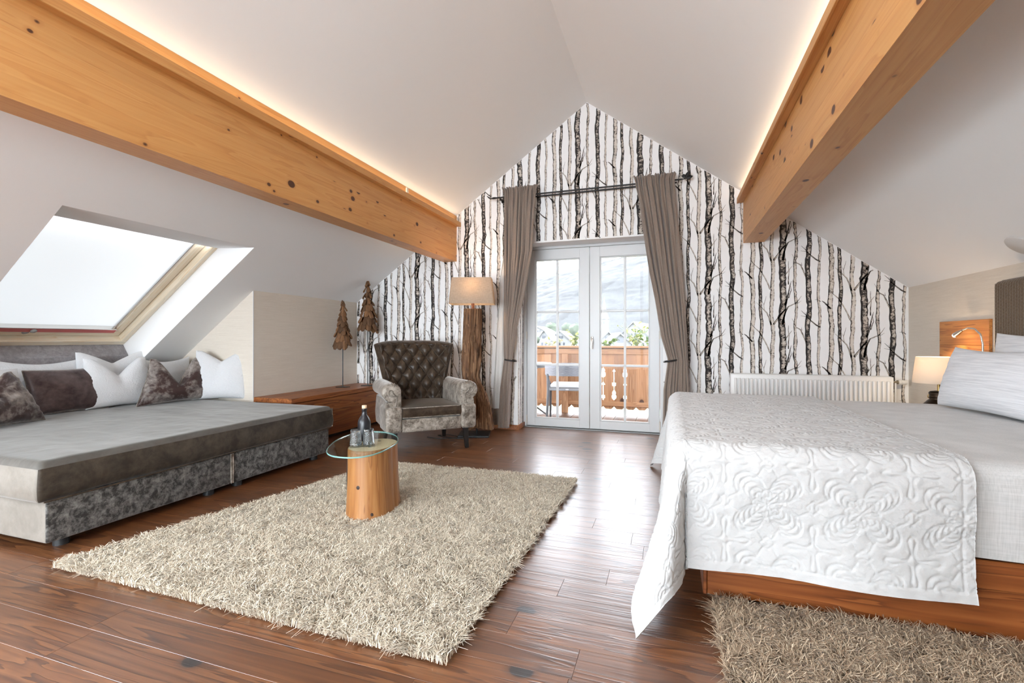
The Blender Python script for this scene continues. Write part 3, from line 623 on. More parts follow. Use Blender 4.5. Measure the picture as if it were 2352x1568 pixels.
# ---- cushions
def pillow_mesh(w, h, t, chop=0.0, chop_w=0.28, ear=0.06, seed=0, n=44, wr=0.006, sag=0.0, taper=0.0):
    """upright pillow: x = width, z = height (0..h), y = thickness; front is -y"""
    u = np.sin(np.linspace(-PI / 2, PI / 2, n)); U, Vv = np.meshgrid(u, u, indexing='ij'); out = []
    for sgn in (-1, 1):
        prof = ((1 - U ** 2).clip(0) ** 0.42) * ((1 - Vv ** 2).clip(0) ** 0.42)
        x = w / 2 * U * (1 - ear * (1 - np.abs(Vv) ** 1.5) * 1.0); z = h / 2 + h / 2 * Vv * (1 - ear * (1 - np.abs(U) ** 1.5))
        th = t / 2 * prof * (1 + 0.12 * (-Vv)) 
        if chop > 0:
            k = np.clip(1 - np.abs(U) / (chop_w * 1.6), 0, 1) ** 1.25 * np.clip((Vv + .55) / 1.55, 0, 1) ** 1.3
            z = z - chop * h * k; x = x * (1 - 0.13 * np.clip((Vv + .2) / 1.2, 0, 1) * chop * 2)
            th = th * (1 - 0.45 * np.exp(-(np.abs(U) / (chop_w * .55)) ** 2) * np.clip((Vv + .6) / 1.6, 0, 1))
        x = x * (1 - taper * (Vv + 1) / 2)
        if sag: z = z - sag * h * (1 - U ** 2) * np.clip(Vv, 0, 1)
        nz = vnoise(U * 3.1 + seed, Vv * 3.3 + sgn * 3, seed, 3) * wr + np.exp(-((np.abs(U) - .8) / .2) ** 2) * vnoise(U * 4 + seed, Vv * 12, seed + 1, 2) * wr
        y = sgn * (th + nz * prof ** .5); out.append(np.stack([x, y, z], -1))
    mb = MB(); mb.grid(out[0]); mb.grid(out[1])
    me = mb.mesh('pillow'); bm = bmesh.new(); bm.from_mesh(me); bmesh.ops.remove_doubles(bm, verts=bm.verts, dist=1e-5); bmesh.ops.recalc_face_normals(bm, faces=bm.faces); bm.to_mesh(me); bm.free(); smooth_all(me); 
    edge = border(out[0]); return me, edge
def cushion(name, label, mt, pos, yaw, lean, w, h, t, group=None, piping=None, cat='cushion', roll=0.0, **kw):
    th_ = thing(name, label, cat, pos, 0, group); me, edge = pillow_mesh(w, h, t, **kw); b = link('cover', me, mt, th_)
    b.rotation_euler = (Matrix.Rotation(yaw, 3, 'Z') @ Matrix.Rotation(-lean, 3, 'X') @ Matrix.Rotation(roll, 3, 'Y')).to_euler()
    if piping:
        p = MB(); p.tube([tuple(q) for q in edge[::2]] + [tuple(edge[0])], .0038, 6, caps=False); po = p.build('piping', piping, b, 60)
    return th_
F90 = PI / 2   # yaw turning the front (-y) towards +x
zc = DBT + .004
GW = 'white quilted cushions on the day bed'; GV = 'velvet cushions on the day bed'
cushion('white_cushion', 'low white quilted cushion behind the plain plum cushion', M['cushion'], (-4.67, 2.37, zc), F90 + .03, .05, .66, .425, .12, GW, seed=1, sag=.10, ear=.07)
cushion('velvet_cushion', 'plain plum velvet cushion with flat top leaning on white cushion', M['vel_cush'], (-4.43, 2.42, zc), F90 - .04, .28, .50, .345, .16, GV, M['vel_lit_and_piping'], seed=2, ear=.06, wr=.008)
cushion('white_cushion', 'tall white quilted cushion with notched top in front of the grey panel', M['cushion'], (-4.60, 2.83, zc), F90 - .05, .10, .55, .46, .15, GW, seed=3, chop=.20, chop_w=.55)
cushion('white_cushion', 'white quilted cushion with deep notch beside the crushed velvet cushion', M['cushion'], (-4.40, 2.76, zc), F90 - .10, .22, .50, .42, .17, GW, seed=4, chop=.36, chop_w=.5)
cushion('white_cushion', 'flat white quilted cushion half hidden in the niche corner', M['cushion'], (-4.45, 3.18, zc), F90 - .05, .10, .46, .40, .11, GW, seed=5, sag=.08)
cushion('white_cushion', 'big white quilted cushion with pointed ears against the niche wall', M['cushion'], (-4.02, 3.36, zc), F90 - 1.02, .16, .47, .465, .18, GW, seed=6, chop=.20, chop_w=.5)
cushion('velvet_cushion', 'silvery crushed plum velvet cushion with deep butterfly notch', M['vel_cush2'], (-4.18, 3.10, zc), F90 - .16, .18, .68, .40, .19, GV, M['vel_lit_and_piping'], seed=7, chop=.62, chop_w=.50, ear=.10, wr=.014, taper=.30)
cushion('velvet_cushion', 'crushed dark velvet cushion slumped at the open end of the day bed', M['vel_cush2'], (-4.08, 1.86, zc), F90 + .36, .40, .58, .37, .18, GV, M['vel_lit_and_piping'], seed=8, chop=.45, chop_w=.5, wr=.014, taper=.22)
cushion('white_cushion', 'white quilted cushion behind the slumped dark velvet cushion', M['cushion'], (-4.40, 1.92, zc), F90 + .2, .20, .50, .36, .14, GW, seed=9, chop=.2)

# ---- low wooden bench along the partition
bx0, bx1, by0, by1, bz = XP + .002, -3.285, YN + .0, D - .002, 0.46
be = thing('bench', 'low reddish larch bench box along the beige wall', 'bench', (bx0, by0, 0))
def bel(mb): return mb.xf(T(-bx0, -by0, 0))
for a, b in ((bx0, bx0 + .21), (bx0 + .211, bx1 + .012)):
    bel(MB().box(a, b, by0 + .002, by1, bz - .045, bz, .003)).build('top_board', M['bench'], be, 30)
for i in range(3):
    z0 = .035 + i * .126; bel(MB().box(bx1 - .03, bx1, by0 + .02, by1, z0, z0 + .1245, .002)).build('front_board', M['bench'], be, 30)
bel(MB().box(bx0, bx1 - .032, by0 + .02, by1, .012, bz - .046)).build('carcass', M['black_wood'], be)
bel(MB().box(bx0 + .02, bx1 - .05, by0 + .03, by1, 0, .034)).build('plinth', M['black_wood'], be)

# ---- two ornamental trees of driftwood chips
def chip_mesh(w, h, t, seed):
    r = np.random.default_rng(seed); mb = MB(); n = 6; P = []
    for i in range(n):
        f = i / (n - 1); ww = w / 2 * (0.45 + 0.55 * math.sin(min(1, f * 1.6 + .25) * PI / 2)) * (1 if f < .75 else math.sqrt(max(.05, 1 - ((f - .75) / .27) ** 2))); tt = t / 2 * (0.35 + .65 * f) * (1 if f < .9 else .6)
        z = -h * f; jx = r.normal(0, w * .03)
        P.append([(jx + ww * math.cos(a) * (1), tt * math.sin(a) * 1.0, z) for a in np.linspace(0, 2 * PI, 9)[:-1]])
    o = len(mb.v); mb.grid(P, closev=True); mb.f.append(tuple(range(8))); mb.f.append(tuple((n - 1) * 8 + k for k in range(8))); return mb.mesh('wood_chip', 50)
CHIPS = [chip_mesh(.056, .090, .026, s) for s in range(4)]
for m_ in CHIPS: m_.materials.append(M['chip'])
def chip_tree(name, label, loc, pole_h, tree_h, rb, levels, seed):
    t = thing(name, label, 'ornament', loc, 0, 'driftwood trees on the bench'); r = random.Random(seed)
    MB().box(-.065, .065, -.045, .045, 0, .006, .001).build('base_plate', M['black_metal'], t)
    MB().tube([(0, 0, .004), (0, 0, pole_h + tree_h * .8)], .0055, 8).build('pole', M['black_metal'], t, 40)
    MB().lathe([(rb * .40, pole_h + .03), (.012, pole_h + tree_h - .04)], 10).build('core', M['chip'], t, 40)
    for lv in range(levels):
        f = lv / (levels - 1); z = pole_h + tree_h * (1 - .0 - f * 1.0) + 0; z = pole_h + .075 + (tree_h - .075) * (1 - f); rad = max(.006, rb * (f * .66 + .02)); n = max(4, int(4 + f * 6))
        for k in range(n):
            a = 2 * PI * (k + .5 * (lv % 2)) / n + r.uniform(-.15, .15); o = link('wood_chip', r.choice(CHIPS), None, t); s = (.55 + .55 * f) * r.uniform(.85, 1.2); o.scale = (s, s * 1.2, s * r.uniform(.9, 1.25) * (1.15 if f < .2 else 1))
            o.location = (rad * math.cos(a), rad * math.sin(a), z + r.uniform(-.01, .01)); o.rotation_euler = (Matrix.Rotation(a - PI / 2, 3, 'Z') @ Matrix.Rotation(r.uniform(.22, .52), 3, 'X')).to_euler()
    return t
chip_tree('driftwood_tree', 'shorter driftwood chip tree on a black rod on the bench', (-3.535, 4.51, bz), .475, .505, .092, 9, 1)
chip_tree('driftwood_tree', 'taller driftwood chip tree on a black rod near the armchair', (-3.375, 4.755, bz), .665, .565, .118, 8, 2)

# ---- tufted wing armchair  (local: front = -y)
ac = thing('armchair', 'tufted taupe velvet wing armchair with rolled arms and black legs', 'armchair', (-2.255, 4.045, 0), math.radians(43.5))
sx, sy_ = .128, .172
nu, nv = 150, 120
uu = np.linspace(-1, 1, nu); vv = np.linspace(0, 1, nv); U, Vv = np.meshgrid(uu, vv, indexing='ij')
def back_pos(U, V):
    hw = .265 + .135 * V ** 1.15; x = hw * U; z = .34 + .645 * V - .030 * np.abs(U) ** 4 * V
    y = .255 + .15 * V - (.05 + .105 * V ** .9) * np.abs(U) ** 2.6
    return x, y, z
x, y, z = back_pos(U, Vv)
arc = U * (.285 + .11 * Vv)                      # arc-length like coordinates for the lattice
p = arc / sx; q = (z - .475) / sy_
tuft = (np.abs(np.sin(PI * (p + q))) * np.abs(np.sin(PI * (p - q)))) ** .42
pleat = np.abs(np.sin(PI * (p + (0.0)))) ** .45
zt = (z - .40) / .075; wgt = np.clip(zt, 0, 1); wgt = wgt * wgt * (3 - 2 * wgt)
hgt = wgt * tuft + (1 - wgt) * pleat * .8
rim = np.minimum(np.clip((1 - np.abs(U)) / .13, 0, 1), np.clip((1 - Vv) / .09, 0, 1)); rim = rim ** .7
hgt = hgt * rim + (1 - rim) * 1.0
fr = vnoise(arc * 22, z * 9, 3, 3) * .0025
thick = .042 * hgt + fr
edge_r = (1 - np.clip(np.minimum((1 - np.abs(U)) / .09, (1 - Vv) / .06), 0, 1)); roll = edge_r ** 2.2 * .055
nxv = np.sign(U) * np.abs(U) ** 1.6 * .55; nyv = -np.sqrt(1 - nxv ** 2)
front = np.stack([x + nxv * -thick * 1.0, y + nyv * thick + roll, z], -1)
bx_, by_, bz_ = back_pos(U * 1.0, Vv); rear = np.stack([bx_ * 1.0, by_ + .075 + .03 * (1 - np.abs(U)) , bz_ - .01], -1)
rear[:, -1, 2] = front[:, -1, 2] - .004
mb = MB(); mb.grid(front); mb.grid(rear[::6, ::6])
fb = np.concatenate([front[0, :], front[1:, -1], front[-1, -2::-1]]); rb_ = np.concatenate([rear[0, :], rear[1:, -1], rear[-1, -2::-1]])
mid = (fb + rb_) / 2; outw = mid.copy(); nn = len(fb); vs_ = np.zeros_like(mid); vs_[:nv, 0] = -.016; vs_[-nv:, 0] = .016; vs_[nv:-nv, 2] = .010
mb.grid(np.array([fb, fb * .6 + rb_ * .4 + vs_, fb * .25 + rb_ * .75 + vs_ * .8, rb_]))
backo = mb.build('backrest', M['vel_chair'], ac, 180)
btn = MB().ellipsoid((0, 0, 0), (.0085, .006, .0085), 10, 6).mesh('button', 180); btn.materials.append(M['vel_chair'])
for i in range(-9, 10):
    for j in range(-9, 10):
        if (i + j) % 2: continue
        pp, qq = i / 2.0, j / 2.0; zz = .475 + qq * sy_; aa = pp * sx
        if zz < .46 or zz > .955: continue
        V_ = (zz - .34) / .645; U_ = aa / (.285 + .11 * V_)
        if abs(U_) > .90: continue
        X_, Y_, Z_ = back_pos(np.array(U_), np.array(V_)); o = link('button', btn, None, backo); o.location = (float(X_), float(Y_) - .004, float(Z_))
# arms
def arm(sg):
    cxr, czr, rr_ = .345, .545, .075; pts = [(.262, .20), (.262, .50)]
    for a in np.linspace(PI * .93, -PI * .62, 18): pts.append((cxr + rr_ * math.cos(a) * (1 if a < PI / 2 else 1.08), czr + rr_ * math.sin(a)))
    pts += [(.378, .46), (.385, .40), (.392, .30), (.385, .20)]
    pts = np.array(pts); cen = np.array([cxr, .40]); rings = []
    for yv, sc_ in ((.33, .96), (.30, 1), (.15, 1), (-.05, 1.0), (-.20, 1.0), (-.285, 1.0), (-.312, .975), (-.328, .92), (-.336, .82), (-.336, .5)):
        ring = cen + (pts - cen) * np.array([sc_, 1 - (1 - sc_) * .5])
        flare = .022 * max(0, -yv) / .33; rings.append([(sg * (a + (flare if a > .3 else flare * .2)), yv + .05 * (max(0, b - .5)) * (1 if yv > .2 else 0), b - .03 * (1 if yv > .2 else 0) * 0) for a, b in ring])
    mb = MB(); mb.grid(rings, closev=True); m0 = len(pts); mb.f.append(tuple(range(m0))); mb.f.append(tuple((len(rings) - 1) * m0 + k for k in range(m0)))
    o = mb.build('arm', M['vel_lit_and_piping'], ac, 60)
    # scroll pleats and welt on the arm front
    sc = MB(); P = [(sg * (.357 + .040 * math.cos(a) * (1 - .05 * k)), -.338, .545 + .040 * math.sin(a) * (1 - .05 * k)) for k, a in enumerate(np.linspace(-2.2, 3.4, 18))]
    P += [(sg * .312, -.338, .50), (sg * .318, -.338, .44), (sg * .325, -.338, .40)]
    sc.tube(P, .0055, 6); sc.build('welt', M['vel_lit_and_piping'], o, 60)
    pl_ = MB()
    for a in np.linspace(-.6, 3.0, 11):
        ca, sa = math.cos(a), math.sin(a); pl_.tube([(sg * (.352 + .046 * ca), -.334, .545 + .046 * sa), (sg * (.352 + .070 * ca), -.318, .545 + .070 * sa), (sg * (.350 + .080 * ca), -.29, .545 + .080 * sa)], [.006, .0055, .002], 6)
    pl_.build('pleat', M['vel_lit_and_piping'], o, 60)
    # front post below the scroll
    po = MB(); po.box(min(sg * .268, sg * .412), max(sg * .268, sg * .412), -.372, -.05, .19, .415, .030, 4); po.build('arm_post', M['vel_lit_and_piping'], o, 60)
arm(-1); arm(1)
MB().box(-.275, .275, -.352, .30, .19, .305, .014, 3).build('seat_rail', M['vel_lit_and_piping'], ac, 60)
cu = np.linspace(-1, 1, 30); Uc, Vc = np.meshgrid(cu, cu, indexing='ij'); mb = MB()
for sg, zb_ in ((1, .405), (-1, .315)):
    mb.grid(np.stack([.262 * np.sign(Uc) * np.abs(Uc) ** .85, -.045 + .305 * np.sign(Vc) * np.abs(Vc) ** .85, zb_ + sg * .022 * (1 - Uc ** 2) * (1 - Vc ** 2)], -1))
P0 = border(np.stack([.262 * np.sign(Uc) * np.abs(Uc) ** .85, -.045 + .305 * np.sign(Vc) * np.abs(Vc) ** .85, 0 * Uc], -1))
def ringz(zv, e): r = P0.copy(); r[:, 0] *= 1 + e; r[:, 1] = -.045 + (r[:, 1] + .045) * (1 + e); r[:, 2] = zv; return r
mb.grid(np.array([ringz(.405, 0), ringz(.385, .022), ringz(.36, .03), ringz(.335, .022), ringz(.315, 0)]), closev=True)
cs = mb.build('seat_cushion', M['vel_chair'], ac, 70)
for zz in (.402, .318):
    pm = MB().tube([tuple(q) for q in ringz(zz, .012)[::2]] + [tuple(ringz(zz, .012)[0])], .0045, 6, caps=False); pm.build('piping', M['vel_lit_and_piping'], cs, 60)
def chair_leg(x, y, sp, back):
    mb = MB(); t = .023; b = .015
    mb.add([(x - t, y - t, .195), (x + t, y - t, .195), (x + t, y + t, .195), (x - t, y + t, .195), (x + sp - b, y + back - b, 0), (x + sp + b, y + back - b, 0), (x + sp + b, y + back + b, 0), (x + sp - b, y + back + b, 0)],
           [(0, 1, 2, 3), (7, 6, 5, 4), (0, 4, 5, 1), (1, 5, 6, 2), (2, 6, 7, 3), (3, 7, 4, 0)]); mb.build('leg', M['black_wood'], ac)
for sg in (-1, 1): chair_leg(sg * .325, -.300, sg * .012, -.012); chair_leg(sg * .285, .255, sg * .02, .05)

# ---- floor lamp on a weathered trunk
lx, ly = -1.945, 4.60
fl = thing('floor_lamp', 'floor lamp with weathered tree trunk stem and linen shade', 'floor lamp', (lx, ly, 0))
MB().box(-.165, .155, -.14, .14, 0, .022, .003).xf(Rz(.30)).build('base_plate', M['black_metal'], fl)
MB().tube([(.02, 0, .02), (.02, 0, .10)], .011, 10).build('foot_rod', M['black_metal'], fl, 40)
n = 96; nz = 130; rings = []; ph = np.linspace(0, 2 * PI, n, endpoint=False)
zz_ = np.linspace(.075, 1.325, nz)
for z in zz_:
    f = (z - .075) / 1.25
    cx_ = np.interp(z, [0.07, .35, .62, .85, 1.1, 1.33], [.035, .010, -.045, -.035, -.03, -.025]); r0 = np.interp(z, [0.07, .35, .60, .80, 1.1, 1.33], [.145, .125, .085, .098, .092, .090])
    ridg = np.abs(vnoise(ph / (2 * PI) * 15 + .15 * np.sin(z * 6), z * 1.6 + 0 * ph, 21, 3)); fin = np.abs(vnoise(ph / (2 * PI) * 42, z * 2.6 + 0 * ph, 22, 2))
    # wrap seam
    r = r0 * (1 + .22 * np.cos(2 * ph - .6) * (.4 + .6 * (1 - f))) - .034 * np.exp(-(ridg / .11) ** 2) - .014 * np.exp(-(fin / .16) ** 2) + .006 * vnoise(ph * 3, z * 14 + 0 * ph, 23, 2)
    rings.append(np.stack([cx_ + r * np.cos(ph), r * np.sin(ph) * .85, np.full(n, z) + (.03 * vnoise(ph * 3, 0 * ph, 24, 2) if z < .1 else 0)], -1))
mb = MB(); mb.grid(np.array(rings), closev=True); mb.f.append(tuple(range(n))); mb.f.append(tuple((nz - 1) * n + k for k in range(n))); mb.build('trunk', M['oldwood'], fl, 180)
MB().tube([(-.025, 0, 1.30), (-.025, 0, 1.42)], .016, 10).build('neck', M['bench'], fl, 40)
g = G('natural_linen_shade'); v = g.coord((1, 1, 1)); mA = g.n('ShaderNodeMapping'); mA.inputs['Scale'].default_value = (25, 25, 420); g.put(mA.inputs[0], v); mB_ = g.n('ShaderNodeMapping'); mB_.inputs['Scale'].default_value = (420, 420, 25); g.put(mB_.inputs[0], v)
f = g.math('MULTIPLY', g.math('ADD', g.noise(mA.outputs[0], 1, 3), g.noise(mB_.outputs[0], 1, 3)), .5); col = g.ramp(f, [(.3, (.42, .34, .26)), (.7, (.66, .56, .45))])
tl = g.n('ShaderNodeBsdfTranslucent'); g.put(tl.inputs[0], col); df = g.n('ShaderNodeBsdfDiffuse'); g.put(df.inputs[0], col); mx = g.n('ShaderNodeMixShader'); mx.inputs[0].default_value = .42; g.put(mx.inputs[1], df.outputs[0]); g.put(mx.inputs[2], tl.outputs[0]); g.t.links.new(mx.outputs[0], g.out.inputs['Surface']); M['linen'] = g.m
def shade(name, mt, parent, c, z0, z1, hx0, hy0, hx1, hy1, rad, rz, n=12):
    def ring(hx, hy, z, off=0):
        P = []; rd = rad
        for qx, qy, a0 in ((1, 1, 0), (-1, 1, PI / 2), (-1, -1, PI), (1, -1, 1.5 * PI)):
            for a in np.linspace(a0, a0 + PI / 2, n): P.append((qx * (hx - rd) + (rd - off) * math.cos(a), qy * (hy - rd) + (rd - off) * math.sin(a), z))
        return P
    mb = MB(); mb.grid([ring(hx0, hy0, z0), ring(hx1, hy1, z1), ring(hx1, hy1, z1, .003), ring(hx0, hy0, z0, .003), ring(hx0, hy0, z0)], closev=True); mb.xf(T(*c) @ Rz(rz)); return mb.build(name, mt, parent, 30)
shade('lamp_shade', M['linen'], fl, (-.03, 0, 0), 1.372, 1.642, .235, .135, .205, .115, .02, .30)
MB().ellipsoid((-.03, 0, 1.49), (.03, .03, .045), 12, 10).build('bulb', emit('warm_bulb', (1.0, .70, .40), 3), fl, 180)
lb = bpy.data.lights.new('floor_lamp_bulb', 'POINT'); lb.energy = 3.2; lb.color = (1, .70, .42); lb.shadow_soft_size = .04; lo = bpy.data.objects.new('floor_lamp_bulb', lb); COL.objects.link(lo); lo.location = (lx - .03, ly, 1.56)
cab = MB().tube([(-1.90, 4.50, .012), (-1.98, 4.36, .006), (-2.16, 4.38, .005), (-2.30, 4.45, .005), (-2.22, 4.52, .005), (-2.0, 4.42, .006), (-2.2, 4.30, .005), (-2.36, 4.33, .005)], .0035, 6)
tag(cab.build('power_cord', M['black_plastic'], None, 60), 'thin black lamp cord coiled on the floor under the armchair', 'cord')

# ---- coffee table: stump with glass top
tx, ty = -1.628, 2.345
ct = thing('coffee_table', 'tree stump coffee table with rounded clear glass top', 'coffee table', (tx, ty, .0))
n = 120; ph = np.linspace(0, 2 * PI, n, endpoint=False)
def stump_r(ph, f):
    # long axis points away from the camera; notch on the left flank
    th0 = math.radians(98); r = .118 + .055 * np.cos(ph - th0) ** 2
    dn = (ph - math.radians(172) + PI) % (2 * PI) - PI; r = r - .030 * np.exp(-(dn / .20) ** 2)
    dn = (ph - math.radians(15) + PI) % (2 * PI) - PI; r = r - .008 * np.exp(-(dn / .22) ** 2)
    return r * (1.0 + .10 * (1 - f) ** 2.2) + .0035 * vnoise(np.cos(ph) * 4 + 9, np.sin(ph) * 4 + f * 1.2, 31, 3)
rings = []
for f in np.linspace(0, 1, 40):
    r = stump_r(ph, f); rings.append(np.stack([r * np.cos(ph) + .006 * (1 - f), r * np.sin(ph), np.full(n, .022 + f * .368)], -1))
top = rings[-1].copy(); t1 = top.copy(); t1[:, :2] *= .975; t1[:, 2] += .005
mb = MB(); mb.grid(np.array(rings + [t1]), closev=True); st = mb.build('stump', M['stump'], ct, 60)
mb = MB(); P = [t1]
for s in (.8, .55, .3, .05): q = t1.copy(); q[:, :2] *= s; P.append(q)
mb.grid(np.array(P), closev=True); mb.build('cut_face', M['stump_top'], st, 60)
for (px, py, r) in ((823, 1120, .013), (852, 1183, .015), (790, 1182, .011), (778, 1102, .008), (888, 1150, .008), (876, 1094, .006)):
    d = Vector(ray(px, py)); best = None
    for k in range(400):
        Pw = Vector(CC) + d * (1.6 + k * .004); a = math.atan2(Pw.y - ty, Pw.x - tx); ff = (Pw.z - .022) / .368
        if 0 <= ff <= 1 and math.hypot(Pw.x - tx, Pw.y - ty) <= float(stump_r(np.array([a % (2 * PI)]), ff)[0]): best = Pw; break
    if best is None: continue
    a = math.atan2(best.y - ty, best.x - tx); kb = MB().ellipsoid((0, 0, 0), (r * .35, r, r * 1.15), 12, 8); kb.xf(T(best.x - tx, best.y - ty, best.z) @ Rz(a)); kb.build('knot', plain('dark_knot', (.025, .010, .006), .6) if 'knot' not in M else M['knot'], st, 60)
crk = MB(); a = math.radians(232)
crk.tube([(float(stump_r(np.array([a]), f)[0]) * math.cos(a + .05 * math.sin(f * 7)) + .006 * (1 - f), float(stump_r(np.array([a]), f)[0]) * math.sin(a + .05 * math.sin(f * 7)), .022 + f * .368) for f in np.linspace(.02, 1, 24)], [.0012 + .0018 * math.sin(f * PI) for f in np.linspace(.02, 1, 24)], 6); crk.build('crack', plain('dark_crack', (.02, .008, .004), .8), st)
# glass outline (world) : boat-shaped rounded slab
gz = .405
corners = [onz(740, 1043, gz), onz(800, 1052, gz), onz(862, 1044, gz), onz(917, 1016, gz), onz(914, 998, gz), onz(880, 989, gz), onz(820, 990, gz), onz(765, 1010, gz)]
cp = np.array([[c[0] - tx, c[1] - ty] for c in corners])
for _ in range(4):   # Chaikin rounding
    q = .75 * cp + .25 * np.roll(cp, -1, 0); r = .25 * cp + .75 * np.roll(cp, -1, 0); cp = np.stack([q, r], 1).reshape(-1, 2)
cen = cp.mean(0); m = len(cp)
def ringg(s, z): return np.concatenate([cen + (cp - cen) * s, np.full((m, 1), z)], 1)
M['table_glass'] = thin_glass('clear_table_glass', (.95, .985, .97), r0=.03, graze=.45)
mb = MB(); mb.add(ringg(.99, gz), [tuple(range(m))]); mb.add(ringg(.99, gz - .008), [tuple(range(m))]); gt = mb.build('glass_top', M['table_glass'], ct)
M['glass_edge'] = plain('green_glass_edge', (.22, .50, .48), .12, Transmission_Weight=.35)
mb = MB(); mb.grid(np.array([ringg(.99, gz), ringg(1.0, gz - .002), ringg(1.0, gz - .006), ringg(.99, gz - .008)]), closev=True); mb.build('glass_edge', M['glass_edge'], gt, 60)
for dx, dy in ((.02, -.06), (-.02, .09)): MB().lathe([(.011, gz - .0125), (.011, gz - .0083)], 14, (dx, dy, 0)).build('glass_pad', M['chrome'], ct, 40)

# ---- bottle and two tumblers
GT = gz + .0006
pb = onz(832, 1012, GT)
bt = thing('bottle', 'matt black stoneware bottle with wooden stopper on the glass table', 'bottle', (pb[0], pb[1] + .02, GT))
MB().lathe([(0, 0), (.033, 0), (.0375, .004), (.038, .055), (.0375, .105), (.034, .120), (.025, .137), (.0165, .150), (.0145, .165), (.014, .178), (.0160, .180), (.0160, .186), (.014, .188), (0, .188)], 40).build('body', plain('matt_black_glaze', (.012, .011, .014), .32), bt, 50)
MB().lathe([(0, .1885), (.0135, .1885), (.0145, .191), (.0145, .204), (.0125, .207), (0, .207)], 24).build('stopper', M['cork'], bt, 50)
g = G('smoked_cut_glass'); g.set(Base_Color=(.80, .84, .85), Roughness=.02, Transmission_Weight=1.0); g.put(g.b.inputs['IOR'], 1.45); M['tumbler'] = g.m
def tumbler(label, px, py, dy):
    p = onz(px, py, GT); t = thing('tumbler', label, 'glass', (p[0], p[1] + dy, GT), 0, 'upturned tumblers on the table')
    nn, nz = 72, 34; rings = []
    for i in range(nz):
        f = i / (nz - 1); z = f * .086; r = .0335 - .0065 * f; k = np.arange(nn) / nn * 2 * PI
        zone = np.clip((f - .12) / .06, 0, 1) * np.clip((.93 - f) / .06, 0, 1)
        rr_ = r - .0026 * zone * np.maximum(np.abs(np.cos(9 * k + f * 22)) ** 6, np.abs(np.cos(9 * k - f * 22)) ** 6)
        rings.append(np.stack([rr_ * np.cos(k), rr_ * np.sin(k), np.full(nn, z)], -1))
    for (r, z) in ((.0255, .0875), (.012, .0875), (.0005, .0875), (.0005, .076), (.020, .076), (.0225, .07), (.029, .003), (.031, .0)):
        k = np.arange(nn) / nn * 2 * PI; rings.append(np.stack([r * np.cos(k), r * np.sin(k), np.full(nn, z)], -1))
    mb = MB(); mb.grid(np.array(rings), closev=True); mb.build('cut_glass_body', M['tumbler'], t, 50)
    MB().lathe([(.0262, .0855), (.0270, .0872), (.0258, .0890), (.0215, .0885)], 32).build('foot_rim', plain('dark_rim', (.02, .02, .022), .25), t, 50)
tumbler('upturned cut-glass tumbler nearer the day bed on the glass table', 817, 1022, .0)
tumbler('upturned cut-glass tumbler nearer the armchair on the glass table', 847, 1020, .0)

# ---- shag rugs
def shag(name, label, poly, density, hgt, seed, cols, wdt=.0030):
    r = np.random.default_rng(seed); poly = np.array(poly); c = poly.mean(0)
    t = thing(name, label, 'rug', (c[0], c[1], 0))
    mb = MB(); pin = c + (poly - c) * (1 - .035 / np.linalg.norm(poly - c, axis=1, keepdims=True) * 1.0); mb.add([(p[0] - c[0], p[1] - c[1], .001) for p in pin] + [(p[0] - c[0], p[1] - c[1], .009) for p in pin], [(0, 1, 2, 3), (7, 6, 5, 4)] + [(i, (i + 1) % 4, (i + 1) % 4 + 4, i + 4) for i in range(4)])
    mb.build('backing', plain('rug_backing', cols[0], .95), t)
    a, b, c2, d = poly
    area = .5 * abs(np.cross(c2 - a, d - b)); N = int(area * density)
    s, q = r.random(N), r.random(N); P = (a * (1 - s)[:, None] + b * s[:, None]) * (1 - q)[:, None] + (d * (1 - s)[:, None] + c2 * s[:, None]) * q[:, None] - c
    clump = np.stack([vnoise(P[:, 0] * 26 + 40, P[:, 1] * 26 + 40, seed + 1, 2), vnoise(P[:, 0] * 26 + 70, P[:, 1] * 26 + 10, seed + 2, 2)], 1) * 1.3
    lean = clump + r.normal(0, .42, (N, 2)); hh = hgt * r.uniform(.75, 1.15, N)
    base = np.concatenate([P, np.full((N, 1), .008)], 1)
    mid = base + np.concatenate([lean * .35 * hh[:, None], (hh * .62)[:, None]], 1)
    tip = base + np.concatenate([lean * 1.05 * hh[:, None] + r.normal(0, .25, (N, 2)) * hh[:, None], (hh * (.95 - .25 * np.clip(np.hypot(lean[:, 0], lean[:, 1]), 0, 1.6)))[:, None]], 1)
    ang = r.random(N) * PI; sd = np.stack([np.cos(ang), np.sin(ang), 0 * ang], 1) * wdt / 2
    V = np.stack([base - sd, base + sd, mid - sd, mid + sd, tip - sd * .7, tip + sd * .7], 1).reshape(-1, 3)
    i0 = np.arange(N) * 6; Fq = np.concatenate([np.stack([i0, i0 + 1, i0 + 3, i0 + 2], 1), np.stack([i0 + 2, i0 + 3, i0 + 5, i0 + 4], 1)])
    me = raw_mesh('pile', V, Fq); at = me.attributes.new('tone', 'FLOAT', 'POINT'); at.data.foreach_set('value', np.repeat(r.random(N), 6).astype(np.float32)); smooth_all(me)
    g = G(name + '_yarn'); an = g.n('ShaderNodeAttribute'); an.attribute_name = 'tone'; g.set(Base_Color=g.ramp(an.outputs['Fac'], [(0, cols[0]), (.5, cols[1]), (1, cols[2])]), Roughness=.8, Sheen_Weight=.2)
    o = link('pile', me, g.m, t); tag(o, kind='stuff'); return t
pr = [onz(118, 1296, .02)[:2], onz(1024, 1520, .02)[:2], onz(1326, 1098, .03)[:2], onz(893, 1060, .03)[:2]]
shag('shag_rug', 'large cream shag rug under the stump table', pr, 58000, .036, 5, ((.43, .35, .255), (.60, .515, .395), (.74, .665, .545)), .0026)
